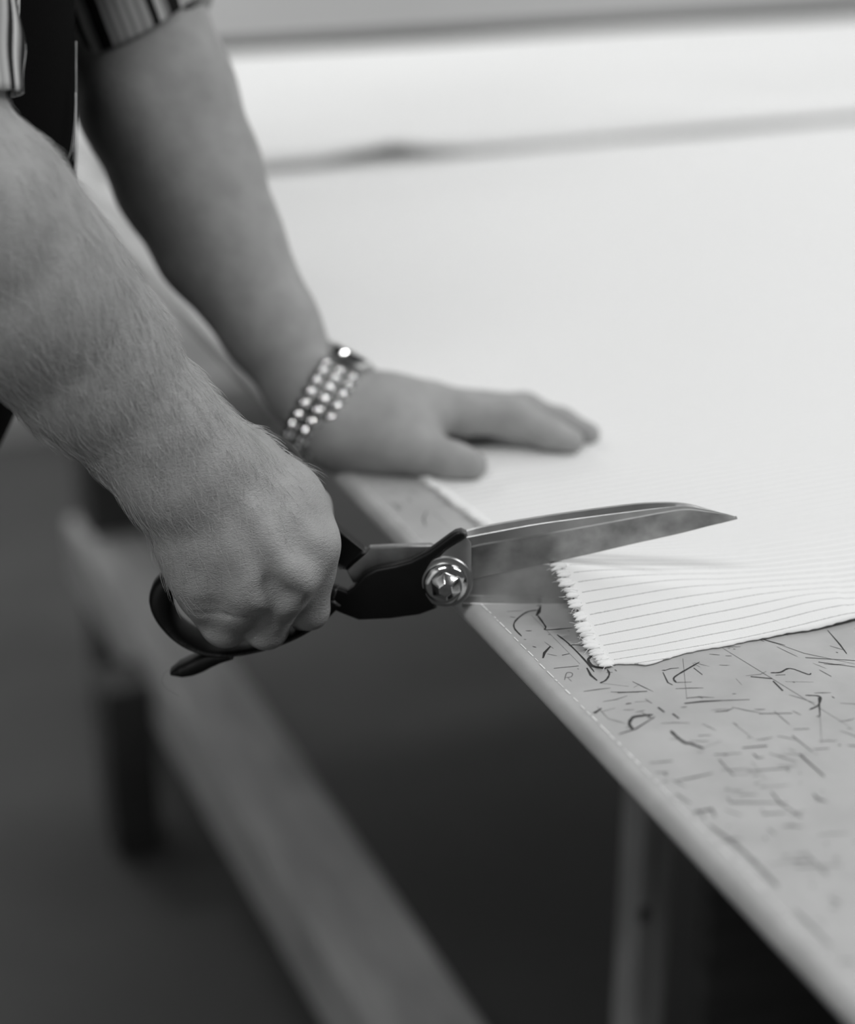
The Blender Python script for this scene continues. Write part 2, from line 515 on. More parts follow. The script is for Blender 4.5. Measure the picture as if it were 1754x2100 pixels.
dark, faint = [], []
for s in THICK:
    strip(dark, s, 0.00078, T + 0.00018)
for s in MED:
    strip(dark, s, 0.00042, T + 0.00016)
for s in THIN:
    strip(faint, s, 0.00020, T + 0.00014)
for s in WIDE:
    strip(faint, s, 0.0008, T + 0.00012)
for i in range(1000):
    x = random.uniform(0.02, 0.26) if i % 4 else random.uniform(0.2, 0.9)
    y = random.uniform(0.25, 0.66) if i > 60 else random.uniform(0.66, 1.0)
    if i <= 60:
        x = random.uniform(0.018, 0.05)
    a = random.choice((-0.4, -0.4, -0.4, -0.25, 0.0, math.pi / 2, -0.9, -1.2)) + random.gauss(0, 0.12)
    l = random.choice((0.0012, 0.002, 0.003, 0.005, 0.008, 0.013))
    pts = [(x, y), (x + l * 0.5 * math.cos(a), y + l * 0.5 * math.sin(a) + random.gauss(0, l * 0.04)), (x + l * math.cos(a), y + l * math.sin(a))]
    if random.random() < 0.4:
        strip(dark, pts, random.uniform(0.00014, 0.00038), T + 0.00015)
    else:
        strip(faint, pts, random.uniform(0.00015, 0.0004), T + 0.00013)
for name, parts, m in (('pen_marks', dark, M['ink']), ('faded_pen_marks', faint, M['ink_faint'])):
    v, f = merge(parts)
    o = mesh_obj(name, v, f, m, table, smooth=False)
    o['kind'] = 'stuff'

# ---------------------------------------------------------------- the cloth
FH = np.array([sy, cy, 0.0])
OP = np.array([0.0014, 0.7480, 0.9117])         # pivot of the shears
EN = -FH                                        # towards the camera


def sstep(t):
    t = np.clip(t, 0, 1)
    return t * t * (3 - 2 * t)


def blade_top(s):
    """height above the table of the lower blade's cutting edge, s metres right of the pivot"""
    return np.interp(s, [0.0, 0.055, 0.09, 0.14, 0.165, 0.23], [0.0225, 0.0215, 0.0165, 0.0090, 0.0060, 0.0])


def cloth_h(x, y):
    dx, dy = x - OP[0], y - OP[1]
    s = dx * AR[0] + dy * AR[1]
    n = dx * EN[0] + dy * EN[1]
    hb = np.maximum(blade_top(s) + 0.0006 * (s < 0.2), 0)
    wn = np.interp(s, [0.04, 0.12, 0.22], [0.062, 0.050, 0.034])
    near = 1 - sstep(n / wn)
    far = 1 - sstep(-n / 0.10)
    h = hb * np.where(n > 0, near, far)
    h = h + 0.0002 * np.exp(-((y - 0.668) / 0.02) ** 2) * sstep((x - 0.11) / 0.1)        # lifts off the table a little on the right
    h = h + 0.0016 * np.exp(-((n - 0.012) / 0.016) ** 2) * np.exp(-((s - 0.19) / 0.05) ** 2)
    h = h + 0.00025 * np.sin(x * 95 + 2 * np.sin(y * 60)) * np.sin(y * 120)
    h = h + 0.0006 * (np.sin(x * 17 + y * 6) + np.sin(y * 14 - x * 5)) * sstep((y - 0.85) / 0.3)
    return T + 0.0012 + np.maximum(h, 0)


NEAR_X = [[(0.04515, 0.65661), (0.05691, 0.65271), (0.06258, 0.64871), (0.07119, 0.6499), (0.08357, 0.65281), (0.10457, 0.65165), (0.13172, 0.65085), (0.16388, 0.64816), (0.18032, 0.64939)]][0]
nx_ = np.array([p[0] for p in NEAR_X])
ny_ = np.array([p[1] for p in NEAR_X])


def near_edge(x):
    return np.interp(x, np.append(nx_, 2.6), np.append(ny_, 0.63)) + 0.0003 * np.sin(x * 900) + 0.0003 * np.sin(x * 270 + 1)


def left_edge(y):
    return np.interp(y, [0.60, 0.655, 0.70, 0.727, 0.80, 0.83, 0.924, 2.5], [0.044, 0.0448, 0.0500, 0.0535, 0.060, 0.062, 0.057, 0.057])


us = np.concatenate([np.linspace(0, 0.30, 110), np.linspace(0.30, 2.55, 60)[1:]])
vsn = np.concatenate([np.linspace(0, 0.34, 130), np.linspace(0.34, 1.80, 50)[1:]])
vs, uv = [], []
for vv in vsn:
    for uu in us:
        y = 0.655 + vv
        x = left_edge(y) + uu
        yy = near_edge(x) + vv * (2.455 - near_edge(x)) / 1.80
        z = float(cloth_h(np.array(x), np.array(yy)))
        vs.append((x, yy, z))
        uv.append((uu, yy))
nu, nv = len(us), len(vsn)
fs = [(j * nu + i, j * nu + i + 1, (j + 1) * nu + i + 1, (j + 1) * nu + i) for j in range(nv - 1) for i in range(nu - 1)]
# arc-length coordinate across the stripes
V3 = np.array(vs).reshape(nv, nu, 3)
d = np.linalg.norm(np.diff(V3[:, :, 1:], axis=0), axis=2)
k0 = int(np.argmin(abs(vsn - 0.33)))
arc = np.concatenate([np.zeros((1, nu)), np.cumsum(d, 0)], 0)
arc = V3[k0, :, 1] - (arc[k0] - arc)
UVs = np.stack([np.tile(us, (nv, 1)), arc + 10], 2).reshape(-1, 2)
cloth = thing('cotton_cloth', (0.06, 0.66, T), 'white pinstriped cotton cloth spread over the table, its fringed corner in the shears', 'cloth')
o = mesh_obj('fabric', vs, fs, M['cloth'], cloth, uv=UVs)
sd = o.modifiers.new('thickness', 'SOLIDIFY')
sd.thickness = 0.0007
sd.offset = -1

# fringed selvedge: soft tufts of weft loops
proto = []
for k in range(4):
    bm = bmesh.new()
    for q in range(5):
        r = bmesh.ops.create_icosphere(bm, subdivisions=2, radius=1.0)
        L, Wd, Hh = random.uniform(0.0022, 0.0032), random.uniform(0.0007, 0.0011), random.uniform(0.0007, 0.001)
        off = ((q - 2) * 0.0006 + random.gauss(0, 0.0002), random.gauss(0, 0.0002))
        rot = Matrix.Rotation(random.gauss(0, 0.16), 3, 'Z')
        for v in r['verts']:
            c = Vector((v.co.x * L, v.co.y * Wd, v.co.z * Hh))
            c.y *= 1 - 0.35 * max(0, -c.x / L)
            v.co = rot @ c + Vector((-L * 0.55, off[0], off[1]))
    vs_ = [v.co[:] for v in bm.verts]
    bm.verts.index_update()
    fs_ = [[v.index for v in f.verts] for f in bm.faces]
    bm.free()
    threads = []
    for q in range(7):
        y0 = random.uniform(-0.003, 0.003)
        L = random.uniform(0.003, 0.0065)
        p = [np.array([0.0, y0, 0.0]), np.array([-L * 0.5, y0 + random.gauss(0, 0.0005), random.gauss(0.0002, 0.0003)]), np.array([-L, y0 + random.gauss(0, 0.0012), random.gauss(-0.0004, 0.0006)])]
        threads.append(tube(smooth_path(p, 3), np.linspace(0.00012, 0.00006, 7), 4))
    v, f = merge([(vs_, fs_)] + threads)
    me = bpy.data.meshes.new('fringe_tuft')
    me.from_pydata([tuple(q) for q in v], [], f)
    me.polygons.foreach_set('use_smooth', [True] * len(me.polygons))
    me.materials.append(M['fringe'])
    proto.append(me)
cb = world_base(cloth)
y = 0.657
while y < 1.02:
    x = float(left_edge(y))
    z = float(cloth_h(np.array(x), np.array(y)))
    z2 = float(cloth_h(np.array(x), np.array(y + 0.004)))
    o = link(bpy.data.objects.new('fringe_tuft', random.choice(proto)))
    o.parent = cloth
    o.location = Vector((x + 0.0012, y, z + 0.0002)) - cb
    o.rotation_euler = (math.atan2(z2 - z, 0.004), random.uniform(-0.15, 0.15), random.gauss(0, 0.12) - 0.12)
    sc_ = random.uniform(1.15, 1.5)
    o.scale = (sc_ * 1.05, sc_, sc_)
    y += random.uniform(0.0052, 0.0064)

# second length of cloth further along the table
vs, fs, uv = [], [], []
xs2 = np.linspace(0.075, 2.6, 60)
ys2 = np.linspace(1.745, 2.46, 30)
for yy in ys2:
    for xx in xs2:
        vs.append((xx, yy + 0.004 * math.sin(xx * 3), T + 0.0115 + 0.012 * math.exp(-((xx - 0.37) / 0.05) ** 2) * math.exp(-((yy - 1.745) / 0.03) ** 2) + 0.0012 * math.sin(xx * 9 + yy * 7) + 0.004 * math.exp(-((yy - 1.78) / 0.03) ** 2)))
for j in range(29):
    for i in range(59):
        fs.append((j * 60 + i, j * 60 + i + 1, (j + 1) * 60 + i + 1, (j + 1) * 60 + i))
o2 = mesh_obj('folded_cloth', vs, fs, M['cloth_plain'], None)
o2['label'] = 'second plain white cloth layer lying at the far end of the table'
o2['category'] = 'cloth'
sd = o2.modifiers.new('thickness', 'SOLIDIFY')
sd.thickness = 0.006
sd.offset = -1

# ---------------------------------------------------------------- tailor's shears
shears = thing('tailor_shears', tuple(OP), 'large black-handled tailor shears held open, cutting the white cloth', 'shears')


def extrude_outline(name, front, back, m, parent, bev=0.0, seg=3, ang=40):
    """closed outline given on its front face and its back face -> solid plate"""
    bm = bmesh.new()
    a = [bm.verts.new(p) for p in front]
    b = [bm.verts.new(p) for p in back]
    n = len(a)
    bm.faces.new(a)
    bm.faces.new(b[::-1])
    for i in range(n):
        bm.faces.new((a[i], b[i], b[(i + 1) % n], a[(i + 1) % n]))
    bmesh.ops.recalc_face_normals(bm, faces=bm.faces)
    if bev:
        es = [e for e in bm.edges if len(e.link_faces) == 2 and any(len(f.verts) > 4 for f in e.link_faces)]
        bmesh.ops.bevel(bm, geom=es, offset=bev, segments=seg, affect='EDGES', profile=0.5, clamp_overlap=True)
    bmesh.ops.triangulate(bm, faces=[f for f in bm.faces if len(f.verts) > 4])
    o = from_bm(name, bm, m, parent, True)
    o.data.set_sharp_from_angle(angle=math.radians(ang))
    return o


def shift(pts, n):
    return [np.array(p) + EN * n for p in pts]


def blade(name, top, ridge, inner, cut, nt_, nr, ni, nc, nback, m):
    """loft along the blade: back-top, top, ridge, inner line, cutting edge, back"""
    n = len(top)
    top = smooth_path(top, 5)
    ridge = smooth_path(ridge, 5)
    inner = smooth_path(inner, 5)
    cut = smooth_path(cut, 5)
    k = len(top)
    vs, fs = [], []
    for i in range(k):
        t = i / (k - 1)
        q = 1 - 0.72 * t ** 1.5                      # thins towards the tip
        fade = 1.0 if i < k - 1 else 0.05
        mid = (inner[i] * 0.5 + cut[i] * 0.5)
        ring = [top[i] + EN * nback * q * fade, top[i] + EN * nt_ * q * fade, ridge[i] + EN * (nr - 0.0004 * np.sign(nr)) * q * fade, ridge[i] - np.array([0, 0, 0.0004 * np.sign(nr) * q * (1 - t ** 6)]) + EN * (nr * q * fade),
                inner[i] + EN * ni * q * fade, inner[i] * 0.93 + cut[i] * 0.07 + EN * (ni - 0.0007 * np.sign(ni)) * q * fade,
                mid + EN * (ni * 0.35 + nc * 0.65) * q * fade, cut[i] + EN * nc * q * fade, cut[i] + EN * nback * q * fade]
        vs += ring
    r = 9
    for i in range(k - 1):
        for j in range(r):
            fs.append((i * r + j, i * r + (j + 1) % r, (i + 1) * r + (j + 1) % r, (i + 1) * r + j))
    fs.append(tuple(range(r)))
    fs.append(tuple((k - 1) * r + j for j in range(r - 1, -1, -1)))
    o = mesh_obj(name, vs, fs, m, shears)
    o.data.materials.append(M['steel_flat'])
    for pi, pl in enumerate(o.data.polygons):
        pl.material_index = 0 if (pi < (k - 1) * r and pi % r in (5, 6, 7)) else 1
    bm = bmesh.new()
    bm.from_mesh(o.data)
    bmesh.ops.recalc_face_normals(bm, faces=bm.faces)
    bm.to_mesh(o.data)
    bm.free()
    o.data.polygons.foreach_set('use_smooth', [True] * len(o.data.polygons))
    o.data.set_sharp_from_angle(angle=math.radians(14))
    return o


b_up = blade('blade',
             [(0.01, 0.74431, 0.94107), (0.02006, 0.74006, 0.94399), (0.04238, 0.73063, 0.94848), (0.06218, 0.72227, 0.95191), (0.08704, 0.71177, 0.95559), (0.10128, 0.70575, 0.95638), (0.11091, 0.70169, 0.95559), (0.11975, 0.69795, 0.95296), (0.12841, 0.6943, 0.95007), (0.13483, 0.69158, 0.94743)],
             [(0.0104, 0.74414, 0.93888), (0.02, 0.74008, 0.941), (0.04226, 0.73068, 0.94577), (0.06202, 0.72233, 0.94893), (0.08682, 0.71186, 0.95261), (0.10098, 0.70588, 0.95444), (0.11051, 0.70186, 0.95496), (0.11926, 0.69816, 0.95339), (0.12786, 0.69453, 0.95103), (0.13424, 0.69183, 0.94866)],
             [(0.01246, 0.74327, 0.93409), (0.02006, 0.74006, 0.93596), (0.04238, 0.73063, 0.94021), (0.06217, 0.72227, 0.94418), (0.08696, 0.7118, 0.94945), (0.10108, 0.70584, 0.95234), (0.11058, 0.70183, 0.95365), (0.11932, 0.69813, 0.95234), (0.12789, 0.69452, 0.95051), (0.13424, 0.69183, 0.94866)],
             [(0.0127, 0.74317, 0.91387), (0.02038, 0.73992, 0.91631), (0.04294, 0.73039, 0.92173), (0.06292, 0.72196, 0.92685), (0.0879, 0.7114, 0.93382), (0.10213, 0.7054, 0.93756), (0.11165, 0.70137, 0.94022), (0.12025, 0.69774, 0.94288), (0.12862, 0.6942, 0.94526), (0.13478, 0.6916, 0.94711)],
             0.0022, 0.0038, 0.0038, 0.0006, 0.0, M['steel'])
b_up['label'] = 'upper blade, smudged grey steel'
b_lo = blade('blade',
             [(0.00878, 0.74482, 0.89737), (0.02072, 0.73978, 0.89654), (0.04368, 0.73008, 0.89627), (0.05286, 0.7262, 0.89627), (0.06664, 0.72038, 0.89599), (0.0896, 0.71069, 0.89599), (0.11251, 0.70101, 0.89682), (0.12391, 0.6962, 0.8982), (0.13409, 0.69189, 0.90041)],
             [(0.00873, 0.74484, 0.90038), (0.02062, 0.73982, 0.89983), (0.04349, 0.73016, 0.89955), (0.05264, 0.7263, 0.89955), (0.06637, 0.7205, 0.89927), (0.08926, 0.71083, 0.899), (0.1121, 0.70118, 0.89955), (0.12348, 0.69638, 0.90065), (0.1337, 0.69206, 0.90175)],
             [(0.00869, 0.74486, 0.90432), (0.02057, 0.73984, 0.90378), (0.0434, 0.7302, 0.90323), (0.05254, 0.72634, 0.90295), (0.06626, 0.72054, 0.9024), (0.08912, 0.71089, 0.90185), (0.11198, 0.70124, 0.90158), (0.12337, 0.69642, 0.90213), (0.13364, 0.69208, 0.90213)],
             [(0.00855, 0.74492, 0.92402), (0.02032, 0.73995, 0.92402), (0.04295, 0.73039, 0.92348), (0.05205, 0.72654, 0.92131), (0.06581, 0.72073, 0.91589), (0.08871, 0.71106, 0.91126), (0.11166, 0.70137, 0.90716), (0.12318, 0.6965, 0.90497), (0.13359, 0.6921, 0.9025)],
             -0.0016, -0.0004, -0.0004, -0.0003, -0.0055, M['steel_flat'])
b_lo['label'] = 'lower blade sliding under the cloth'

# steel ricasso round the pivot (front piece) and black lacquered shank
extrude_outline('ricasso', shift([(0.01039, 0.74414, 0.9391), (0.01243, 0.74328, 0.93618), (0.01267, 0.74318, 0.93405), (0.01284, 0.74311, 0.91524), (0.01176, 0.74356, 0.90872), (0.00863, 0.74489, 0.90326), (0.00341, 0.74709, 0.90079), (-0.00342, 0.74997, 0.90271), (-0.00819, 0.75199, 0.90981), (-0.00864, 0.75218, 0.91686), (-0.0057, 0.75094, 0.92388), (0.00102, 0.7481, 0.93192), (0.0066, 0.74574, 0.93618)], 0.0042),
                shift([(0.01039, 0.74414, 0.9391), (0.01243, 0.74328, 0.93618), (0.01267, 0.74318, 0.93405), (0.01284, 0.74311, 0.91524), (0.01176, 0.74356, 0.90872), (0.00863, 0.74489, 0.90326), (0.00341, 0.74709, 0.90079), (-0.00342, 0.74997, 0.90271), (-0.00819, 0.75199, 0.90981), (-0.00864, 0.75218, 0.91686), (-0.0057, 0.75094, 0.92388), (0.00102, 0.7481, 0.93192), (0.0066, 0.74574, 0.93618)], 0.0), M['washer'], shears, bev=0.0005, seg=2)
SH = [(-0.05569, 0.77205, 0.91361), (-0.05142, 0.77025, 0.91226), (-0.0449, 0.76749, 0.90926), (-0.04192, 0.76623, 0.91171), (-0.03731, 0.76429, 0.91822), (-0.03117, 0.7617, 0.92199), (-0.02259, 0.75807, 0.92388), (-0.01538, 0.75503, 0.9263), (-0.00683, 0.75142, 0.93165), (0.00256, 0.74745, 0.9399), (0.00523, 0.74632, 0.94202), (0.0079, 0.74519, 0.94281), (0.01037, 0.74415, 0.94149), (0.01017, 0.74424, 0.9391), (0.0066, 0.74574, 0.93671), (0.00035, 0.74838, 0.93192), (-0.00503, 0.75066, 0.92603), (-0.00773, 0.7518, 0.91849), (-0.00683, 0.75141, 0.90845), (-0.00318, 0.74987, 0.89997), (-0.01138, 0.75334, 0.89639), (-0.02507, 0.75912, 0.89419), (-0.03968, 0.76529, 0.89336), (-0.04783, 0.76873, 0.89722), (-0.05414, 0.7714, 0.90079), (-0.0579, 0.77298, 0.90572)]
extrude_outline('shank', shift(SH, 0.0058), shift(SH, -0.0005), M['lacquer'], shears, bev=0.0016, seg=3)
# back piece: flat ground area next to the pivot and the shank that goes up to the thumb ring
BK = [(-0.04525, 0.76764, 0.91849), (-0.03581, 0.76365, 0.92796), (-0.03419, 0.76297, 0.93065), (-0.02492, 0.75905, 0.93119), (-0.00592, 0.75103, 0.93173), (0.00337, 0.74711, 0.92553), (0.00796, 0.74517, 0.9174), (0.00693, 0.7456, 0.89959), (-0.00223, 0.74947, 0.89959), (-0.01367, 0.7543, 0.90921), (-0.02734, 0.76008, 0.91195), (-0.03876, 0.7649, 0.91086), (-0.0424, 0.76644, 0.9114)]
extrude_outline('tang', shift(BK, -0.0008), shift(BK, -0.0062), M['steel'], shears, bev=0.0008, seg=2)


def sweep(pts, width_n, thick, nshift, closed, m, name, n=10, cs=14):
    """band swept along pts: width_n along the shears' normal, thick in their plane, superellipse section"""
    p = smooth_path(pts, n, closed)
    k = len(p)
    tt = np.linspace(0, 1, k)
    wn = np.interp(tt, np.linspace(0, 1, len(width_n)), width_n)
    th = np.interp(tt, np.linspace(0, 1, len(thick)), thick)
    ns = np.interp(tt, np.linspace(0, 1, len(nshift)), nshift)
    p = p + EN * ns[:, None]
    P_, T_ = frame_rings(p, closed)
    vs, fs = [], []
    for i in range(k):
        e = EN - T_[i] * (EN @ T_[i])
        e /= np.linalg.norm(e)
        q = np.cross(T_[i], e)
        for j in range(cs):
            a = 2 * math.pi * j / cs
            c, s = math.cos(a), math.sin(a)
            c = math.copysign(abs(c) ** 0.7, c)
            s = math.copysign(abs(s) ** 0.7, s)
            vs.append(P_[i] + e * (wn[i] / 2 * c) + q * (th[i] / 2 * s))
    lim = k if closed else k - 1
    for i in range(lim):
        i2 = (i + 1) % k
        for j in range(cs):
            j2 = (j + 1) % cs
            fs.append((i * cs + j, i * cs + j2, i2 * cs + j2, i2 * cs + j))
    if not closed:
        fs.append(tuple(range(cs - 1, -1, -1)))
        fs.append(tuple((k - 1) * cs + j for j in range(cs)))
    return mesh_obj(name, vs, fs, m, shears)


sweep([(-0.05015, 0.76971, 0.90461), (-0.05718, 0.77268, 0.89552), (-0.06653, 0.77663, 0.88776), (-0.08052, 0.78254, 0.88106), (-0.09681, 0.78942, 0.87685), (-0.11063, 0.79526, 0.87741), (-0.12078, 0.79954, 0.88218), (-0.12797, 0.80258, 0.88998), (-0.13158, 0.80411, 0.89966), (-0.13066, 0.80372, 0.90845), (-0.1254, 0.80149, 0.91336), (-0.11805, 0.79839, 0.91499), (-0.10439, 0.79262, 0.91608), (-0.08175, 0.78306, 0.91445), (-0.06139, 0.77446, 0.91118), (-0.0501, 0.76969, 0.90735)],
      [0.010, 0.018, 0.024, 0.025, 0.024, 0.020, 0.016, 0.014, 0.011, 0.010], [0.008, 0.0042, 0.0032, 0.0034, 0.0060, 0.0125, 0.0125, 0.008, 0.006, 0.009], [0.003, 0.0015, 0.0, 0.0, 0, 0, 0, 0.0, 0.001, 0.003], False, M['lacquer'], 'finger_bow')
sweep([(-0.09918, 0.79042, 0.87516), (-0.10853, 0.79437, 0.87263), (-0.11493, 0.79707, 0.86896), (-0.11967, 0.79908, 0.86669), (-0.12439, 0.80107, 0.86499), (-0.1291, 0.80306, 0.86357)], [0.018, 0.016, 0.014, 0.014, 0.013, 0.008], [0.004, 0.0085, 0.0092, 0.0086, 0.0068, 0.0022], [0.003, 0.004], False, M['lacquer'], 'finger_rest')
sweep([(-0.06021, 0.77396, 0.93016), (-0.05719, 0.77268, 0.94237), (-0.06034, 0.77402, 0.95446), (-0.06528, 0.7761, 0.96642), (-0.07222, 0.77903, 0.97747), (-0.0815, 0.78295, 0.98348), (-0.09001, 0.78655, 0.98426), (-0.09529, 0.78878, 0.97564), (-0.09431, 0.78836, 0.95979), (-0.08695, 0.78525, 0.94237), (-0.07352, 0.77958, 0.93153)],
      [0.012, 0.013, 0.013, 0.012, 0.012, 0.013, 0.012], [0.006, 0.004, 0.0032, 0.0032, 0.0032, 0.0036, 0.005, 0.006], [-0.020, -0.020], True, M['lacquer'], 'thumb_bow')
TS = [(-0.06064, 0.77414, 0.95064), (-0.05559, 0.77201, 0.94535), (-0.0474, 0.76855, 0.93816), (-0.03737, 0.76431, 0.92985), (-0.03581, 0.76365, 0.92796), (-0.04525, 0.76764, 0.91822), (-0.04772, 0.76868, 0.92012), (-0.05153, 0.77029, 0.92283), (-0.06108, 0.77433, 0.93146)]
TSF = [np.array(p) + EN * n_ for p, n_ in zip(TS, (-0.012, -0.009, -0.004, 0.0008, -0.0005, -0.0005, 0.0008, -0.004, -0.012))]
TSB = [p - EN * 0.0095 for p in TSF]
extrude_outline('thumb_shank', TSF, TSB, M['lacquer'], shears, bev=0.0022, seg=4)

p_ = smooth_path([(-0.12845, 0.80278, 0.86272), (-0.13226, 0.80439, 0.86101), (-0.1341, 0.80517, 0.85702), (-0.13318, 0.80478, 0.85244), (-0.13006, 0.80346, 0.84956), (-0.12647, 0.80195, 0.84668)], 5)
v_, f_ = tube(p_, [0.00009] * len(p_), 4)
o = mesh_obj('lint_thread', v_, f_, M['thread_faint'], shears)
# pivot bolt: washer, domed nut with flats
PC = np.array([(0.00084, 0.74817, 0.91483)][0]) + EN * 0.0045


def lathe(name, profile, m, parent, seg=48, flats=None):
    ux, uy = AR, np.array([0, 0, 1.0])
    vs, fs = [], []
    for (r, h) in profile:
        for j in range(seg):
            a = 2 * math.pi * j / seg
            vs.append(PC + EN * h + (ux * math.cos(a) + uy * math.sin(a)) * r)
    k = len(profile)
    for i in range(k - 1):
        for j in range(seg):
            fs.append((i * seg + j, i * seg + (j + 1) % seg, (i + 1) * seg + (j + 1) % seg, (i + 1) * seg + j))
    fs.append(tuple((k - 1) * seg + j for j in range(seg)))
    return mesh_obj(name, vs, fs, m, parent)


o = lathe('washer', [(0.0138, -0.004), (0.0138, 0.0006), (0.0134, 0.0011), (0.0118, 0.0013), (0.0106, 0.0013)], M['washer'], shears)
o.data.set_sharp_from_angle(angle=math.radians(35))
o = lathe('pivot_nut', [(0.0112, 0.0008), (0.0113, 0.0020), (0.0110, 0.0034), (0.0102, 0.0046), (0.0088, 0.0055), (0.0080, 0.0058)], M['chrome'], shears)
# faceted cap
vs, fs = [], []
ux, uy = AR, np.array([0, 0, 1.0])
for (r, h, n0) in ((0.0086, 0.0050, 0), (0.0077, 0.0068, 0), (0.0036, 0.0108, 0)):
    for j in range(6):
        a = 2 * math.pi * (j + 0.62) / 6
        vs.append(PC + EN * h + (ux * math.cos(a) + uy * math.sin(a)) * r)
for i in range(2):
    for j in range(6):
        fs.append((i * 6 + j, i * 6 + (j + 1) % 6, (i + 1) * 6 + (j + 1) % 6, (i + 1) * 6 + j))
fs.append(tuple(12 + j for j in range(6)))
o = mesh_obj('nut_cap', vs, fs, M['chrome'], shears, smooth=False)
bm = bmesh.new()
bm.from_mesh(o.data)
bmesh.ops.bevel(bm, geom=[e for e in bm.edges if len(e.link_faces) == 2], offset=0.0006, segments=3, affect='EDGES', profile=0.5)
bm.to_mesh(o.data)
bm.free()
o.data.polygons.foreach_set('use_smooth', [True] * len(o.data.polygons))
for o in (o,):
    o.data.set_sharp_from_angle(angle=math.radians(50))

# ---------------------------------------------------------------- signed-distance bodies


class Sdf:
    """smooth union of tapered capsules on a grid, meshed by surface nets"""

    def __init__(self, lo, hi, h):
        self.lo = np.array(lo, float)
        self.h = h
        self.n = np.ceil((np.array(hi) - self.lo) / h).astype(int) + 1
        self.cap = 0.012 if h < 0.004 else 0.05
        self.G = np.full(self.n, self.cap, dtype=np.float32)

    def block(self, lo, hi):
        a = np.clip(np.floor((lo - self.lo) / self.h).astype(int), 0, self.n)
        b = np.clip(np.ceil((hi - self.lo) / self.h).astype(int) + 1, 0, self.n)
        if np.any(b <= a):
            return None
        ax = [(self.lo[i] + self.h * np.arange(a[i], b[i])).astype(np.float32) for i in range(3)]
        return tuple(slice(a[i], b[i]) for i in range(3)), ax

    def cone(self, a, b, k=0.006, squash=None, q=1.0, sub=False):
        a, b = np.asarray(a, float), np.asarray(b, float)
        pa, pb, ra, rb = a[:3], b[:3], a[3], b[3]
        pad = self.cap + k + max(ra, rb) * 1.05
        r = self.block(np.minimum(pa, pb) - pad, np.maximum(pa, pb) + pad)
        if r is None:
            return
        sl, ax = r
        X, Y, Z = ax[0][:, None, None] - pa[0], ax[1][None, :, None] - pa[1], ax[2][None, None, :] - pa[2]
        ba = pb - pa
        L2 = max(ba @ ba, 1e-12)
        t = np.clip((X * ba[0] + Y * ba[1] + Z * ba[2]) / L2, 0, 1)
        ex, ey, ez = X - t * ba[0], Y - t * ba[1], Z - t * ba[2]
        if squash is not None:
            w = np.asarray(squash, float)
            w = w / np.linalg.norm(w)
            dd = (ex * w[0] + ey * w[1] + ez * w[2]) * (1 / q - 1)
            ex, ey, ez = ex + dd * w[0], ey + dd * w[1], ez + dd * w[2]
        d = np.sqrt(ex * ex + ey * ey + ez * ez) - (ra + (rb - ra) * t)
        g = self.G[sl]
        if sub:
            d = -d
            hh = np.maximum(k - np.abs(g - d), 0) / k
            self.G[sl] = np.maximum(g, d) + hh * hh * k * 0.25
        else:
            hh = np.maximum(k - np.abs(g - d), 0) / k
            self.G[sl] = np.minimum(g, d) - hh * hh * k * 0.25

    def chain(self, pts, k=0.006, squash=None, q=1.0):
        for a, b in zip(pts[:-1], pts[1:]):
            self.cone(a, b, k, squash, q)

    def mesh(self, smooth=1):
        G, n, h = self.G, self.n, self.h
        ins = G < 0
        c = [ins[i:n[0] - 1 + i, j:n[1] - 1 + j, k:n[2] - 1 + k] for i in (0, 1) for j in (0, 1) for k in (0, 1)]
        alln, anyn = c[0].copy(), c[0].copy()
        for q in c[1:]:
            alln &= q
            anyn |= q
        act = np.argwhere(anyn & ~alln)
        idx = np.full(n - 1, -1, dtype=np.int64)
        idx[act[:, 0], act[:, 1], act[:, 2]] = np.arange(len(act))
        acc = np.zeros((len(act), 3))
        cnt = np.zeros(len(act))
        corners = [(i, j, k) for i in (0, 1) for j in (0, 1) for k in (0, 1)]
        for p in range(8):
            for q in range(p + 1, 8):
                dp = np.array(corners[q]) - np.array(corners[p])
                if abs(dp).sum() != 1:
                    continue
                A, B = act + corners[p], act + corners[q]
                ga, gb = G[A[:, 0], A[:, 1], A[:, 2]], G[B[:, 0], B[:, 1], B[:, 2]]
                m = (ga < 0) != (gb < 0)
                t = np.where(m, ga / np.where(m, ga - gb, 1), 0)
                acc += np.where(m[:, None], np.array(corners[p]) + t[:, None] * dp, 0)
                cnt += m
        V = self.lo + h * (act + acc / cnt[:, None])
        faces = []
        for ax in range(3):
            o1, o2 = (ax + 1) % 3, (ax + 2) % 3
            s0 = [slice(None)] * 3
            s1 = [slice(None)] * 3
            s0[ax] = slice(0, n[ax] - 1)
            s1[ax] = slice(1, n[ax])
            ch = ins[tuple(s0)] != ins[tuple(s1)]
            e = np.argwhere(ch)
            e = e[(e[:, o1] > 0) & (e[:, o2] > 0) & (e[:, o1] < n[o1] - 1) & (e[:, o2] < n[o2] - 1)]
            d1 = np.zeros(3, int)
            d1[o1] = 1
            d2 = np.zeros(3, int)
            d2[o2] = 1
            g = lambda A: idx[A[:, 0], A[:, 1], A[:, 2]]
            quad = np.stack([g(e - d1 - d2), g(e - d2), g(e), g(e - d1)], 1)
            flip = ~ins[e[:, 0], e[:, 1], e[:, 2]]
            quad[flip] = quad[flip][:, ::-1]
            faces.append(quad)
        F = np.concatenate(faces)
        F = F[(F >= 0).all(1)]
        for _ in range(smooth):
            s = np.zeros_like(V)
            w = np.zeros(len(V))
            for a, b in ((0, 1), (1, 2), (2, 3), (3, 0)):
                np.add.at(s, F[:, a], V[F[:, b]])
                np.add.at(w, F[:, a], 1)
                np.add.at(s, F[:, b], V[F[:, a]])
                np.add.at(w, F[:, b], 1)
            V = np.where(w[:, None] > 0, V * 0.4 + 0.6 * s / np.maximum(w, 1)[:, None], V)
        return V, F


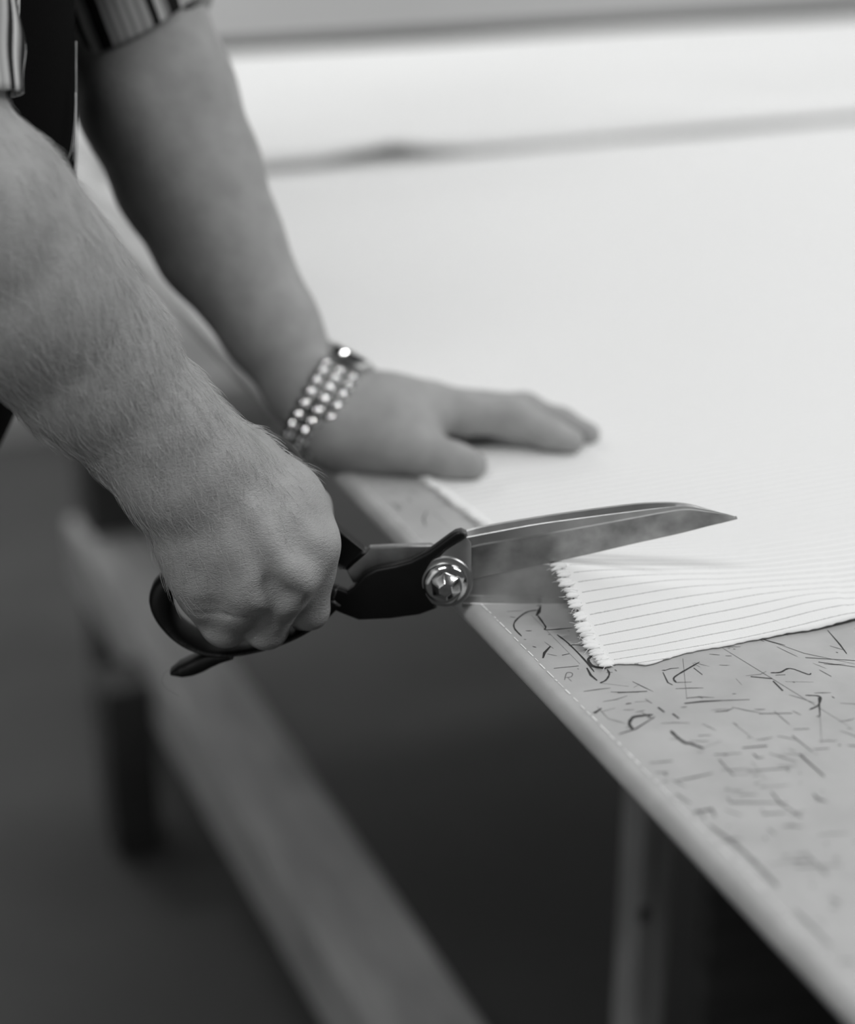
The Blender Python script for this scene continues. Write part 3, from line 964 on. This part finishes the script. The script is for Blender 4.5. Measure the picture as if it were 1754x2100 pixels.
def mesh_np(name, V, F, m, parent):
    b = np.array(world_base(parent))
    me = bpy.data.meshes.new(name)
    me.vertices.add(len(V))
    me.vertices.foreach_set('co', (V - b).astype(np.float32).ravel())
    me.loops.add(F.size)
    me.loops.foreach_set('vertex_index', F.astype(np.int32).ravel())
    me.polygons.add(len(F))
    me.polygons.foreach_set('loop_start', np.arange(0, F.size, F.shape[1], dtype=np.int32))
    me.update(calc_edges=True)
    me.validate()
    me.polygons.foreach_set('use_smooth', [True] * len(me.polygons))
    me.materials.append(m)
    o = link(bpy.data.objects.new(name, me))
    o.parent = parent
    return o


# ---------------------------------------------------------------- the tailor
person = thing('person', (-0.33, 1.03, 0.0), 'person in striped shirt and black apron bending over the table, cutting with shears', 'person')

# right forearm and hand, closed on the shears
R = Sdf((-0.36, 0.60, 0.84), (0.02, 0.98, 1.26), 0.00125)
fa = [(-0.23326, 0.80156, 1.13728, 0.04327), (-0.21053, 0.79169, 1.11109, 0.04597), (-0.18882, 0.78954, 1.07512, 0.04406), (-0.16159, 0.78913, 1.03519, 0.03771), (-0.138, 0.78331, 1.00576, 0.03238), (-0.12106, 0.77469, 0.98468, 0.02891)]
R.chain(fa, 0.007, AF, 0.80)
R.cone(*[(-0.23326, 0.80156, 1.13728, 0.04242), (-0.2191, 0.83326, 1.18582, 0.03709)], k=0.012)
# muscle bellies and the wrist bones
R.cone(*[(-0.18796, 0.79543, 1.10149, 0.02956), (-0.14917, 0.78729, 1.04771, 0.02153)], k=0.012)
R.cone(*[(-0.20169, 0.78545, 1.06723, 0.02189), (-0.16893, 0.79062, 1.01889, 0.016)], k=0.012)
R.cone(*[(-0.13865, 0.77145, 0.97686, 0.01204), (-0.13723, 0.77006, 0.97515, 0.01158)], k=0.016)        # ulna head
# carpus and metacarpals
R.cone(*[(-0.11846, 0.77433, 0.98115, 0.02571), (-0.10911, 0.77125, 0.96255, 0.0243)], k=0.02, squash=AF, q=.72)
IDX = [(-0.09468, 0.77942, 0.9756, 0.01474), (-0.07961, 0.76008, 0.95511, 0.01351), (-0.06936, 0.74962, 0.9418, 0.0109)]
MID = [(-0.10613, 0.77348, 0.97524, 0.01648), (-0.09309, 0.7557, 0.95116, 0.01363), (-0.08295, 0.74285, 0.93255, 0.01081)]
RIN = [(-0.11618, 0.77322, 0.97059, 0.01644), (-0.10806, 0.76103, 0.94643, 0.01412), (-0.10228, 0.75078, 0.92693, 0.01131)]
PIN = [(-0.12527, 0.77907, 0.96472, 0.01604), (-0.12256, 0.7729, 0.94354, 0.01422), (-0.12141, 0.76714, 0.92698, 0.0114)]
for c in (IDX, MID, RIN, PIN):
    R.chain(c, 0.014)
R.cone(*[(-0.11134, 0.77266, 0.9482, 0.01473), (-0.07736, 0.76275, 0.94248, 0.01387)], k=0.014)
R.cone(*[(-0.09008, 0.78252, 0.97888, 0.01241), (-0.0701, 0.77211, 0.95922, 0.01057)], k=0.018)         # thumb web
R.cone(*[(-0.07067, 0.77609, 0.96222, 0.01108), (-0.06344, 0.76038, 0.94498, 0.00719)], k=0.014)
# tendons and knuckles raised a little
for c in ([(-0.10632, 0.75428, 0.97743, 0.003), (-0.08714, 0.73251, 0.94262, 0.00277)], [(-0.11582, 0.75407, 0.97031, 0.00253), (-0.10354, 0.74013, 0.93722, 0.00255)], [(-0.08921, 0.7608, 0.9773, 0.00281), (-0.07192, 0.74031, 0.95072, 0.0028)], [(-0.12263, 0.76049, 0.96391, 0.00209), (-0.12152, 0.75659, 0.93726, 0.00211)]):
    R.cone(c[0], c[1], k=0.007)
for c in [(-0.08342, 0.73685, 0.93574, 0.007), (-0.10029, 0.74287, 0.92951, 0.00631), (-0.07121, 0.74407, 0.94597, 0.00752), (-0.11907, 0.75947, 0.9304, 0.0066)]:
    R.cone(c, c, k=0.008)
for c in ([(-0.11301, 0.75668, 0.98751, 0.00161), (-0.10891, 0.75219, 0.96615, 0.00162), (-0.11477, 0.7493, 0.94682, 0.00139)], [(-0.08607, 0.75599, 0.9723, 0.00164), (-0.09193, 0.74555, 0.95964, 0.00139)], [(-0.12054, 0.75666, 0.95623, 0.00139), (-0.11477, 0.7493, 0.94682, 0.00139)]):
    R.chain(c, 0.005)
# fingers: proximal, middle and distal bones, curled through the lower bow
FI = [(-0.0687, 0.75013, 0.94095, 0.0102), (-0.06987, 0.75515, 0.90724, 0.01016), (-0.06603, 0.77437, 0.89618, 0.00917), (-0.06199, 0.79494, 0.89846, 0.00809), (-0.06306, 0.80058, 0.90459, 0.00735)]
FM = [(-0.08396, 0.74288, 0.93169, 0.01081), (-0.09024, 0.76211, 0.89855, 0.0114), (-0.08559, 0.78206, 0.8898, 0.00944), (-0.08133, 0.80292, 0.89293, 0.00836), (-0.08119, 0.80652, 0.90086, 0.0076)]
FR = [(-0.10235, 0.75061, 0.9265, 0.01107), (-0.10833, 0.77037, 0.89989, 0.01164), (-0.10363, 0.78857, 0.89252, 0.00942), (-0.0985, 0.80669, 0.8956, 0.00833), (-0.09735, 0.80941, 0.90257, 0.00757)]
FP = [(-0.12148, 0.76697, 0.92655, 0.01116), (-0.11441, 0.77592, 0.90636, 0.0097), (-0.11129, 0.78959, 0.89795, 0.0079), (-0.10715, 0.80315, 0.90047, 0.007), (-0.10585, 0.80494, 0.90553, 0.0065)]
# keep the fingers apart: each in its own grid region, joined to the hand at the knuckle only
for fgr in (FP, FR, FM, FI):
    R.cone(fgr[0], fgr[1], k=0.0018)
    R.chain(fgr[1:], 0.002)
for c in ([(-0.06863, 0.75012, 0.94354, 0.00948), (-0.06845, 0.75293, 0.93189, 0.00908)], [(-0.0833, 0.74163, 0.93469, 0.00938), (-0.08459, 0.74605, 0.92521, 0.00899)], [(-0.10131, 0.75039, 0.92953, 0.00989), (-0.10291, 0.756, 0.91977, 0.00903)], [(-0.12229, 0.76872, 0.92961, 0.01045), (-0.12029, 0.77054, 0.92002, 0.00957)]):
    R.cone(c[0], c[1], k=0.011)
R.cone(*[(-0.11892, 0.76699, 0.91869, 0.00859), (-0.11109, 0.77071, 0.90324, 0.00871)], k=0.008)
R.cone(*[(-0.11752, 0.76539, 0.91649, 0.00716), (-0.10437, 0.76, 0.91429, 0.00812)], k=0.008)
# hollows between the knuckles and the fold across the ring finger
R.cone(*[(-0.095, 0.73329, 0.93274, 0.00255), (-0.09018, 0.73213, 0.92824, 0.00302)], k=0.012, sub=True)
R.cone(*[(-0.12722, 0.75787, 0.91381, 0.00035), (-0.10417, 0.74463, 0.91645, 0.00035)], k=0.003, sub=True)
# thumb through the upper bow
TH = [(-0.0887, 0.79387, 0.97406, 0.01355), (-0.06782, 0.80007, 0.95802, 0.01087), (-0.05283, 0.79771, 0.94361, 0.00899), (-0.04863, 0.79769, 0.93203, 0.00804)]
R.chain(TH, 0.008)
Vr, Fr = R.mesh(smooth=2)
del R

# left forearm and hand, flat on the cloth
L = Sdf((-0.16, 0.80, 0.87), (0.28, 1.30, 1.32), 0.002)
la = [(-0.06353, 1.09398, 1.19819, 0.04177), (-0.06304, 1.08092, 1.15747, 0.0443), (-0.05339, 1.06229, 1.10794, 0.04753), (-0.04138, 1.0438, 1.06343, 0.04455), (-0.02922, 1.02709, 1.02551, 0.03883), (-0.007, 0.99885, 0.97688, 0.02942), (0.00778, 0.97827, 0.94317, 0.0241)]
L.chain(la, 0.008, AF, 0.85)
L.cone(*[(0.00778, 0.97827, 0.94317, 0.0238), (0.02594, 0.96226, 0.92763, 0.02199)], k=0.01, squash=AF, q=.85)
L.cone(*[(-0.06726, 1.04581, 1.10297, 0.02887), (-0.04282, 1.02708, 1.04629, 0.02343)], k=0.015)
LI = [(0.03344, 0.96114, 0.92695, 0.01965), (0.0732, 0.95201, 0.92821, 0.01407), (0.09902, 0.94367, 0.92355, 0.01232), (0.12716, 0.93281, 0.92065, 0.01234), (0.14477, 0.92052, 0.91268, 0.00962), (0.15614, 0.91152, 0.90868, 0.00811)]
LM = [(0.03808, 0.97336, 0.92702, 0.01866), (0.08529, 0.96905, 0.92254, 0.01343), (0.14506, 0.95581, 0.91533, 0.01111), (0.1626, 0.93901, 0.91029, 0.00921), (0.17529, 0.92468, 0.90618, 0.00733)]
LR = [(0.04115, 0.98167, 0.92226, 0.01823), (0.08955, 0.98708, 0.91439, 0.01305), (0.13794, 0.9804, 0.90586, 0.0107), (0.157, 0.96205, 0.90398, 0.00875), (0.16822, 0.94961, 0.90261, 0.00715)]
LP = [(0.0405, 0.98883, 0.91674, 0.01775), (0.08875, 1.00144, 0.90644, 0.01196), (0.12578, 0.99925, 0.89724, 0.00956), (0.1401, 0.98471, 0.89672, 0.00824), (0.14893, 0.97379, 0.89647, 0.00694)]
for c in (LR, LP, LM, LI):
    L.cone(c[0], c[1], k=0.018)
    L.chain(c[1:], 0.006)
LT = [(0.02091, 0.94917, 0.92018, 0.01826), (0.04246, 0.93172, 0.91743, 0.01611), (0.05937, 0.91678, 0.9133, 0.01224), (0.07385, 0.90477, 0.91074, 0.00987), (0.08304, 0.89687, 0.9097, 0.00898)]
L.chain(LT, 0.009)
L.cone(*[(0.01961, 0.95849, 0.91875, 0.02077), (0.04648, 0.94573, 0.92081, 0.02073)], k=0.02)
L.cone(*[(0.05264, 0.95303, 0.92695, 0.01638), (0.06012, 0.93997, 0.92081, 0.01481)], k=0.02)
Vl, Fl = L.mesh(smooth=2)
del L

# the rest of the body, mostly outside the picture or under clothes
B = Sdf((-0.62, 0.62, 0.02), (0.20, 1.44, 1.86), 0.008)
XX = (1, 0, 0)
B.chain([(-0.392, 1.03, 0.93, 0.150), (-0.291, 1.03, 1.03, 0.145), (-0.263, 1.03, 1.095, 0.152), (-0.2605, 1.03, 1.17, 0.155), (-0.225, 1.03, 1.33, 0.150)], 0.06, XX, 0.76)
B.chain([(-0.225, 0.87, 1.40, 0.062), (-0.225, 1.19, 1.40, 0.062)], 0.06)
B.chain([(-0.225, 1.03, 1.40, 0.075), (-0.175, 1.03, 1.53, 0.058)], 0.04)
B.cone((-0.135, 1.03, 1.66, 0.088), (-0.115, 1.03, 1.57, 0.066), 0.04, (0, 1, 0), 0.84)      # skull and jaw
B.cone((-0.05, 1.03, 1.625, 0.012), (-0.032, 1.03, 1.60, 0.014), 0.02)                        # nose
B.cone((-0.056, 1.03, 1.575, 0.016), (-0.056, 1.03, 1.565, 0.018), 0.02)                      # mouth
for s in (-1, 1):
    B.cone((-0.062, 1.03 + s * 0.034, 1.648, 0.012), (-0.062, 1.03 + s * 0.03, 1.648, 0.012), 0.02)
    B.cone((-0.145, 1.03 + s * 0.077, 1.65, 0.016), (-0.14, 1.03 + s * 0.075, 1.61, 0.011), 0.012)
    B.chain([(-0.385, 1.03 + s * 0.09, 0.93, 0.084), (-0.385, 1.03 + s * 0.10, 0.52, 0.062), (-0.39, 1.03 + s * 0.105, 0.10, 0.044)], 0.015)
    B.chain([(-0.39, 1.03 + s * 0.105, 0.06, 0.044), (-0.23, 1.03 + s * 0.12, 0.05, 0.034)], 0.03)
ua_r = [(-0.225, 0.86, 1.40, 0.058), tuple([(-0.20959, 0.87361, 1.23608)][0]) + (0.039,), tuple([(-0.2191, 0.83326, 1.18582)][0]) + (0.036,), tuple(fa[0][:3]) + (0.036,)]
ua_l = [(-0.225, 1.20, 1.40, 0.060), (-0.15, 1.17, 1.29, 0.052), tuple(la[0][:3]) + (0.046,)]
B.chain(ua_r, 0.03)
B.chain(ua_l, 0.03)
Vb, Fb = B.mesh(smooth=2)
del B
V = np.concatenate([Vr, Vl, Vb])
F = np.concatenate([Fr, Fl + len(Vr), Fb + len(Vr) + len(Vl)])
body = mesh_np('body', V, F, M['skin'], person)

# fine hairs on the right forearm, combed down towards the little finger
tri = Vr[Fr]
ce = tri.mean(1)
nrm = np.cross(tri[:, 2] - tri[:, 0], tri[:, 3] - tri[:, 1])
nl = np.linalg.norm(nrm, axis=1)
nrm /= nl[:, None] + 1e-12
if ((ce - fa[2][:3]) * nrm)[:2000].sum() < 0:
    nrm = -nrm
el, wr = np.array(fa[0][:3]), np.array(fa[-1][:3])
axd = (wr - el) / np.linalg.norm(wr - el)
tpos = ((ce - el) @ axd) / np.linalg.norm(wr - el)
wgt = np.interp(tpos, [0.05, 0.3, 0.6, 0.9, 1.1, 1.28], [0.15, 0.5, 1.0, 1.0, 0.45, 0.0]) * nl
wgt[(nrm @ AF) > 0.45] = 0
wgt /= wgt.sum()
pick = rng.choice(len(ce), 6500, p=wgt)
parts = []
for i in pick:
    n_ = nrm[i]
    side = -AU * 0.8 + axd * 0.75 + AR * 0.1 + rng.normal(0, 0.22, 3)
    t_ = side - n_ * (side @ n_)
    t_ /= np.linalg.norm(t_)
    Lh = rng.uniform(0.005, 0.013)
    lift = rng.uniform(0.10, 0.38)
    p0 = ce[i] - n_ * 0.0003
    bend = rng.normal(0, 0.18)
    b_ = np.cross(n_, t_)
    pts = [p0, p0 + t_ * Lh * 0.35 + n_ * Lh * lift * 0.5 + b_ * Lh * bend * 0.2, p0 + t_ * Lh * 0.7 + n_ * Lh * lift * 0.7 + b_ * Lh * bend * 0.6, p0 + t_ * Lh + n_ * Lh * lift * 0.7 + b_ * Lh * bend]
    parts.append(tube(pts, [0.00008, 0.00008, 0.00006, 0.00003], 3, cap=False))
v, f = merge(parts)
o = mesh_obj('arm_hair', v, f, M['hair'], person)
o['kind'] = 'stuff'


# ---------------------------------------------------------------- clothes
def sleeve(name, pts, uoff, tiltv, m, n=72):
    """open tube from the hem up the arm; hem ring tilted by tiltv; UV in metres round and along the arm"""
    pts = smooth_path(pts, 6)
    C_, T_ = frame_rings(pts[:, :3])
    rad = pts[:, 3]
    k = len(C_)
    vs, uv, fs = [], [], []
    a0 = np.array([0, 0, 1.0]) - T_[0] * T_[0][2]
    a0 /= np.linalg.norm(a0)
    rows = []
    for layer, dr in ((0, 0.0), (1, -0.0014)):
        a = a0
        for i in range(k):
            a = a - T_[i] * (a @ T_[i])
            a /= np.linalg.norm(a)
            b = np.cross(T_[i], a)
            row = []
            for j in range(n + 1):
                t = 2 * math.pi * j / n
                r = rad[i] + dr + 0.0010 * math.sin(3 * t + i * 0.5) * min(1, i / 6) + 0.0003 * math.sin(7 * t - i * 0.4)
                d_ = math.cos(t) * a + math.sin(t) * b
                p = C_[i] + d_ * r
                p = p + T_[i] * (d_ @ tiltv) * max(0, 1 - i / 10)
                row.append(len(vs))
                vs.append(p)
                uv.append((t * rad[0] + 5 + uoff, i * 0.005))
            rows.append(row)
    for ra, rb in list(zip(rows[:k - 1], rows[1:k])) + [(rows[k], rows[0])]:
        for j in range(n):
            fs.append((ra[j], ra[j + 1], rb[j + 1], rb[j]))
    for ra, rb in zip(rows[k:2 * k - 1], rows[k + 1:]):
        for j in range(n):
            fs.append((rb[j], rb[j + 1], ra[j + 1], ra[j]))
    return mesh_obj(name, vs, fs, m, person, uv=uv)


sl_r = [tuple(p) for p in [(-0.22281, 0.81581, 1.15733, 0.04543), (-0.2209, 0.82567, 1.17537, 0.0464), (-0.21791, 0.83865, 1.1935, 0.04627), (-0.21271, 0.86064, 1.22041, 0.04685)]] + [(-0.228, 0.850, 1.40, 0.070)]
sl_l = [tuple(p) for p in [(-0.05808, 1.08119, 1.15493, 0.04764), (-0.06134, 1.08451, 1.1694, 0.04892), (-0.06353, 1.09398, 1.19819, 0.05164)]] + [(-0.15, 1.17, 1.29, 0.058), (-0.215, 1.195, 1.39, 0.070)]
s1 = sleeve('shirt_sleeve', sl_r, 0, AF * 0.012, M['shirt'])
s2 = sleeve('shirt_sleeve', sl_l, 0.023, AF * 0.014 + AR * 0.008, M['shirt'])
# stitched hem fold near the cuff of the far sleeve
sl_h = smooth_path(sl_l, 6)


def cloth_shell(name, off, keep, m, extra=None, h=0.006):
    S = Sdf((-0.62, 0.72, 0.05), (0.10, 1.34, 1.56), h)
    o_ = off
    S.chain([(-0.392, 1.03, 0.93, 0.150 + o_), (-0.291, 1.03, 1.03, 0.145 + o_), (-0.263, 1.03, 1.095, 0.152 + o_), (-0.2605, 1.03, 1.17, 0.155 + o_), (-0.225, 1.03, 1.33, 0.150 + o_)], 0.06, (1, 0, 0), 0.76)
    if extra:
        extra(S)
    V_, F_ = S.mesh(smooth=2)
    bm = bmesh.new()
    vv = [bm.verts.new(q) for q in V_]
    for q in F_:
        bm.faces.new([vv[i] for i in q])
    for co, no in keep:                          # clean hems: cut away what lies on the normal's side
        bmesh.ops.bisect_plane(bm, geom=bm.verts[:] + bm.edges[:] + bm.faces[:], plane_co=co, plane_no=no, clear_outer=True)
    bm.verts.index_update()
    V2 = np.array([v.co[:] for v in bm.verts])
    F2 = [[v.index for v in f.verts] for f in bm.faces]
    bm.free()
    return V2, F2


def shirt_extra(S):
    S.chain([(-0.225, 0.87, 1.40, 0.070), (-0.225, 1.19, 1.40, 0.070)], 0.06)
    S.cone((-0.225, 1.03, 1.40, 0.082), (-0.20, 1.03, 1.47, 0.070), 0.03)


V_, F_ = cloth_shell('shirt', 0.007, [((0, 0, 0.90), (0, 0, -1)), ((0, 0, 1.475), (0, 0, 1))], M['shirt'], shirt_extra)
o = mesh_obj('shirt', V_, F_, M['shirt'], person, uv=np.stack([np.arctan2(V_[:, 1] - 1.03, V_[:, 0] + 0.28) * 0.16 + 5, V_[:, 2]], 1))


def leg_extra(S):
    for s in (-1, 1):
        S.chain([(-0.385, 1.03 + s * 0.09, 0.93, 0.102), (-0.385, 1.03 + s * 0.10, 0.52, 0.078), (-0.39, 1.03 + s * 0.105, 0.09, 0.066)], 0.03)


V_, F_ = cloth_shell('trousers', 0.004, [((0, 0, 0.975), (0, 0, 1)), ((0, 0, 0.07), (0, 0, -1))], M['trousers'], leg_extra, h=0.008)
mesh_obj('trousers', V_, F_, M['trousers'], person)
V_, F_ = cloth_shell('apron', 0.018, [((-0.33, 1.03, 1.1), (-1, 0, 0.25)), ((0, 0, 0.60), (0, 0, -1)), ((0, 0, 1.34), (0, 0, 1))], M['cloth_dark'],
                     lambda S: S.chain([(-0.392, 1.03, 0.93, 0.158), (-0.405, 1.03, 0.60, 0.165)], 0.04, (1, 0, 0), 0.80))
ap = mesh_obj('apron', V_, F_, M['cloth_dark'], person)
sd = ap.modifiers.new('thickness', 'SOLIDIFY')
sd.thickness = 0.0016
# loose white threads hanging from the apron's edge
parts = []
for pts in ([(-0.12469, 0.94335, 1.16067), (-0.12719, 0.93743, 1.14552), (-0.12993, 0.93161, 1.13037), (-0.13297, 0.92699, 1.11755), (-0.13645, 0.92331, 1.10637)], [(-0.12664, 0.93823, 1.15034), (-0.12971, 0.93096, 1.13172), (-0.13248, 0.9257, 1.11775), (-0.13572, 0.92063, 1.10378)],
            [(-0.12977, 0.93096, 1.13422), (-0.13216, 0.92661, 1.12259), (-0.13547, 0.92266, 1.11097), (-0.13783, 0.92097, 1.10515)], [(-0.12992, 0.92995, 1.13189), (-0.13223, 0.9245, 1.11794), (-0.13419, 0.92051, 1.10748), (-0.13607, 0.91734, 1.09887)], [(-0.1296, 0.93086, 1.13672), (-0.13228, 0.9245, 1.12046), (-0.13567, 0.92037, 1.10838)]):
    p = smooth_path(pts, 5)
    parts.append(tube(p, np.linspace(0.00028, 0.00014, len(p)), 5))
v, f = merge(parts)
o = mesh_obj('loose_threads', v, f, M['thread'], person)
o['label'] = 'white threads fraying from the apron edge'
for s in (-1, 1):
    S = Sdf((-0.50, 0.8, 0.0), (-0.15, 1.26, 0.16), 0.006)
    S.chain([(-0.395, 1.03 + s * 0.105, 0.055, 0.050), (-0.30, 1.03 + s * 0.112, 0.05, 0.046), (-0.225, 1.03 + s * 0.12, 0.046, 0.043)], 0.03)
    V_, F_ = S.mesh(2)
    V_[:, 2] = np.maximum(V_[:, 2], 0.002)
    mesh_obj('shoe', V_, F_, M['shoe'], person)
S = Sdf((-0.28, 0.90, 1.52), (0.0, 1.16, 1.80), 0.005)
S.cone((-0.148, 1.03, 1.672, 0.092), (-0.165, 1.03, 1.60, 0.070), 0.03, (0, 1, 0), 0.86)
V_, F_ = S.mesh(2)
c = V_[F_].mean(1)
F_ = F_[(c[:, 2] > 1.70) | (c[:, 0] < -0.125)]
mesh_obj('hair', V_, F_, M['head_hair'], person)

# ---------------------------------------------------------------- wristwatch on the left wrist
WC = np.array([(0.01483, 0.96974, 0.93112)][0])
WD = AR * 0.88 - AU * 0.475
WE = AR * -0.475 - AU * 0.88
WF = AF
watch = thing('wristwatch', tuple(WC), 'polished steel link wristwatch worn on the wrist resting on the cloth', 'watch')
RA, RB = 0.0325, 0.0285
NL = 26


def link_mesh(half, th, hw):
    bm = bmesh.new()
    bmesh.ops.create_cube(bm, size=2)
    for v in bm.verts:
        v.co = (v.co.x * half, v.co.y * hw, v.co.z * th)
    bmesh.ops.bevel(bm, geom=list(bm.edges), offset=0.0011, segments=3, affect='EDGES')
    me = bpy.data.meshes.new('bracelet_link')
    bm.to_mesh(me)
    bm.free()
    me.polygons.foreach_set('use_smooth', [True] * len(me.polygons))
    me.materials.append(M['bracelet'])
    return me


seg = 2 * math.pi * 0.0305 / NL / 2 * 0.94
ms = {0: link_mesh(0.0046, 0.0018, seg), 1: link_mesh(0.0040, 0.0015, seg)}
for i in range(NL):
    a = 2 * math.pi * i / NL
    if math.cos(a) < -0.80:                     # the case sits here, on the back of the wrist
        continue
    p = WC + WE * (RA * math.cos(a)) + WF * (RB * math.sin(a))
    nn = WE * (math.cos(a) / RA) + WF * (math.sin(a) / RB)
    nn /= np.linalg.norm(nn)
    tt = np.cross(nn, WD)
    for q, off in ((1, -0.0089), (0, 0.0), (1, 0.0089)):
        o = link(bpy.data.objects.new('bracelet_link', ms[q]))
        o.parent = watch
        mm = Matrix(((WD[0], tt[0], nn[0]), (WD[1], tt[1], nn[1]), (WD[2], tt[2], nn[2])))
        o.rotation_euler = mm.to_euler()
        o.location = Vector(p + WD * off + nn * 0.0005 * q) - Vector(WC)


def disc(name, prof, m, parent, c, axis, u, seg=40):
    w = np.cross(axis, u)
    vs, fs = [], []
    for (r, h) in prof:
        for j in range(seg):
            t = 2 * math.pi * j / seg
            vs.append(c + axis * h + (u * math.cos(t) + w * math.sin(t)) * r)
    k = len(prof)
    for i in range(k - 1):
        for j in range(seg):
            fs.append((i * seg + j, i * seg + (j + 1) % seg, (i + 1) * seg + (j + 1) % seg, (i + 1) * seg + j))
    fs.append(tuple((k - 1) * seg + j for j in range(seg)))
    fs.append(tuple(range(seg - 1, -1, -1)))
    o = mesh_obj(name, vs, fs, m, parent)
    o.data.set_sharp_from_angle(angle=math.radians(35))
    return o


top = WC - WE * (RA - 0.002)
disc('watch_case', [(0.0150, -0.001), (0.0172, 0.001), (0.0176, 0.004), (0.0168, 0.0068), (0.0152, 0.0075)], M['chrome'], watch, top, -WE, WD)
disc('dial', [(0.0148, 0.0074), (0.0147, 0.0077)], M['dial'], watch, top, -WE, WD)
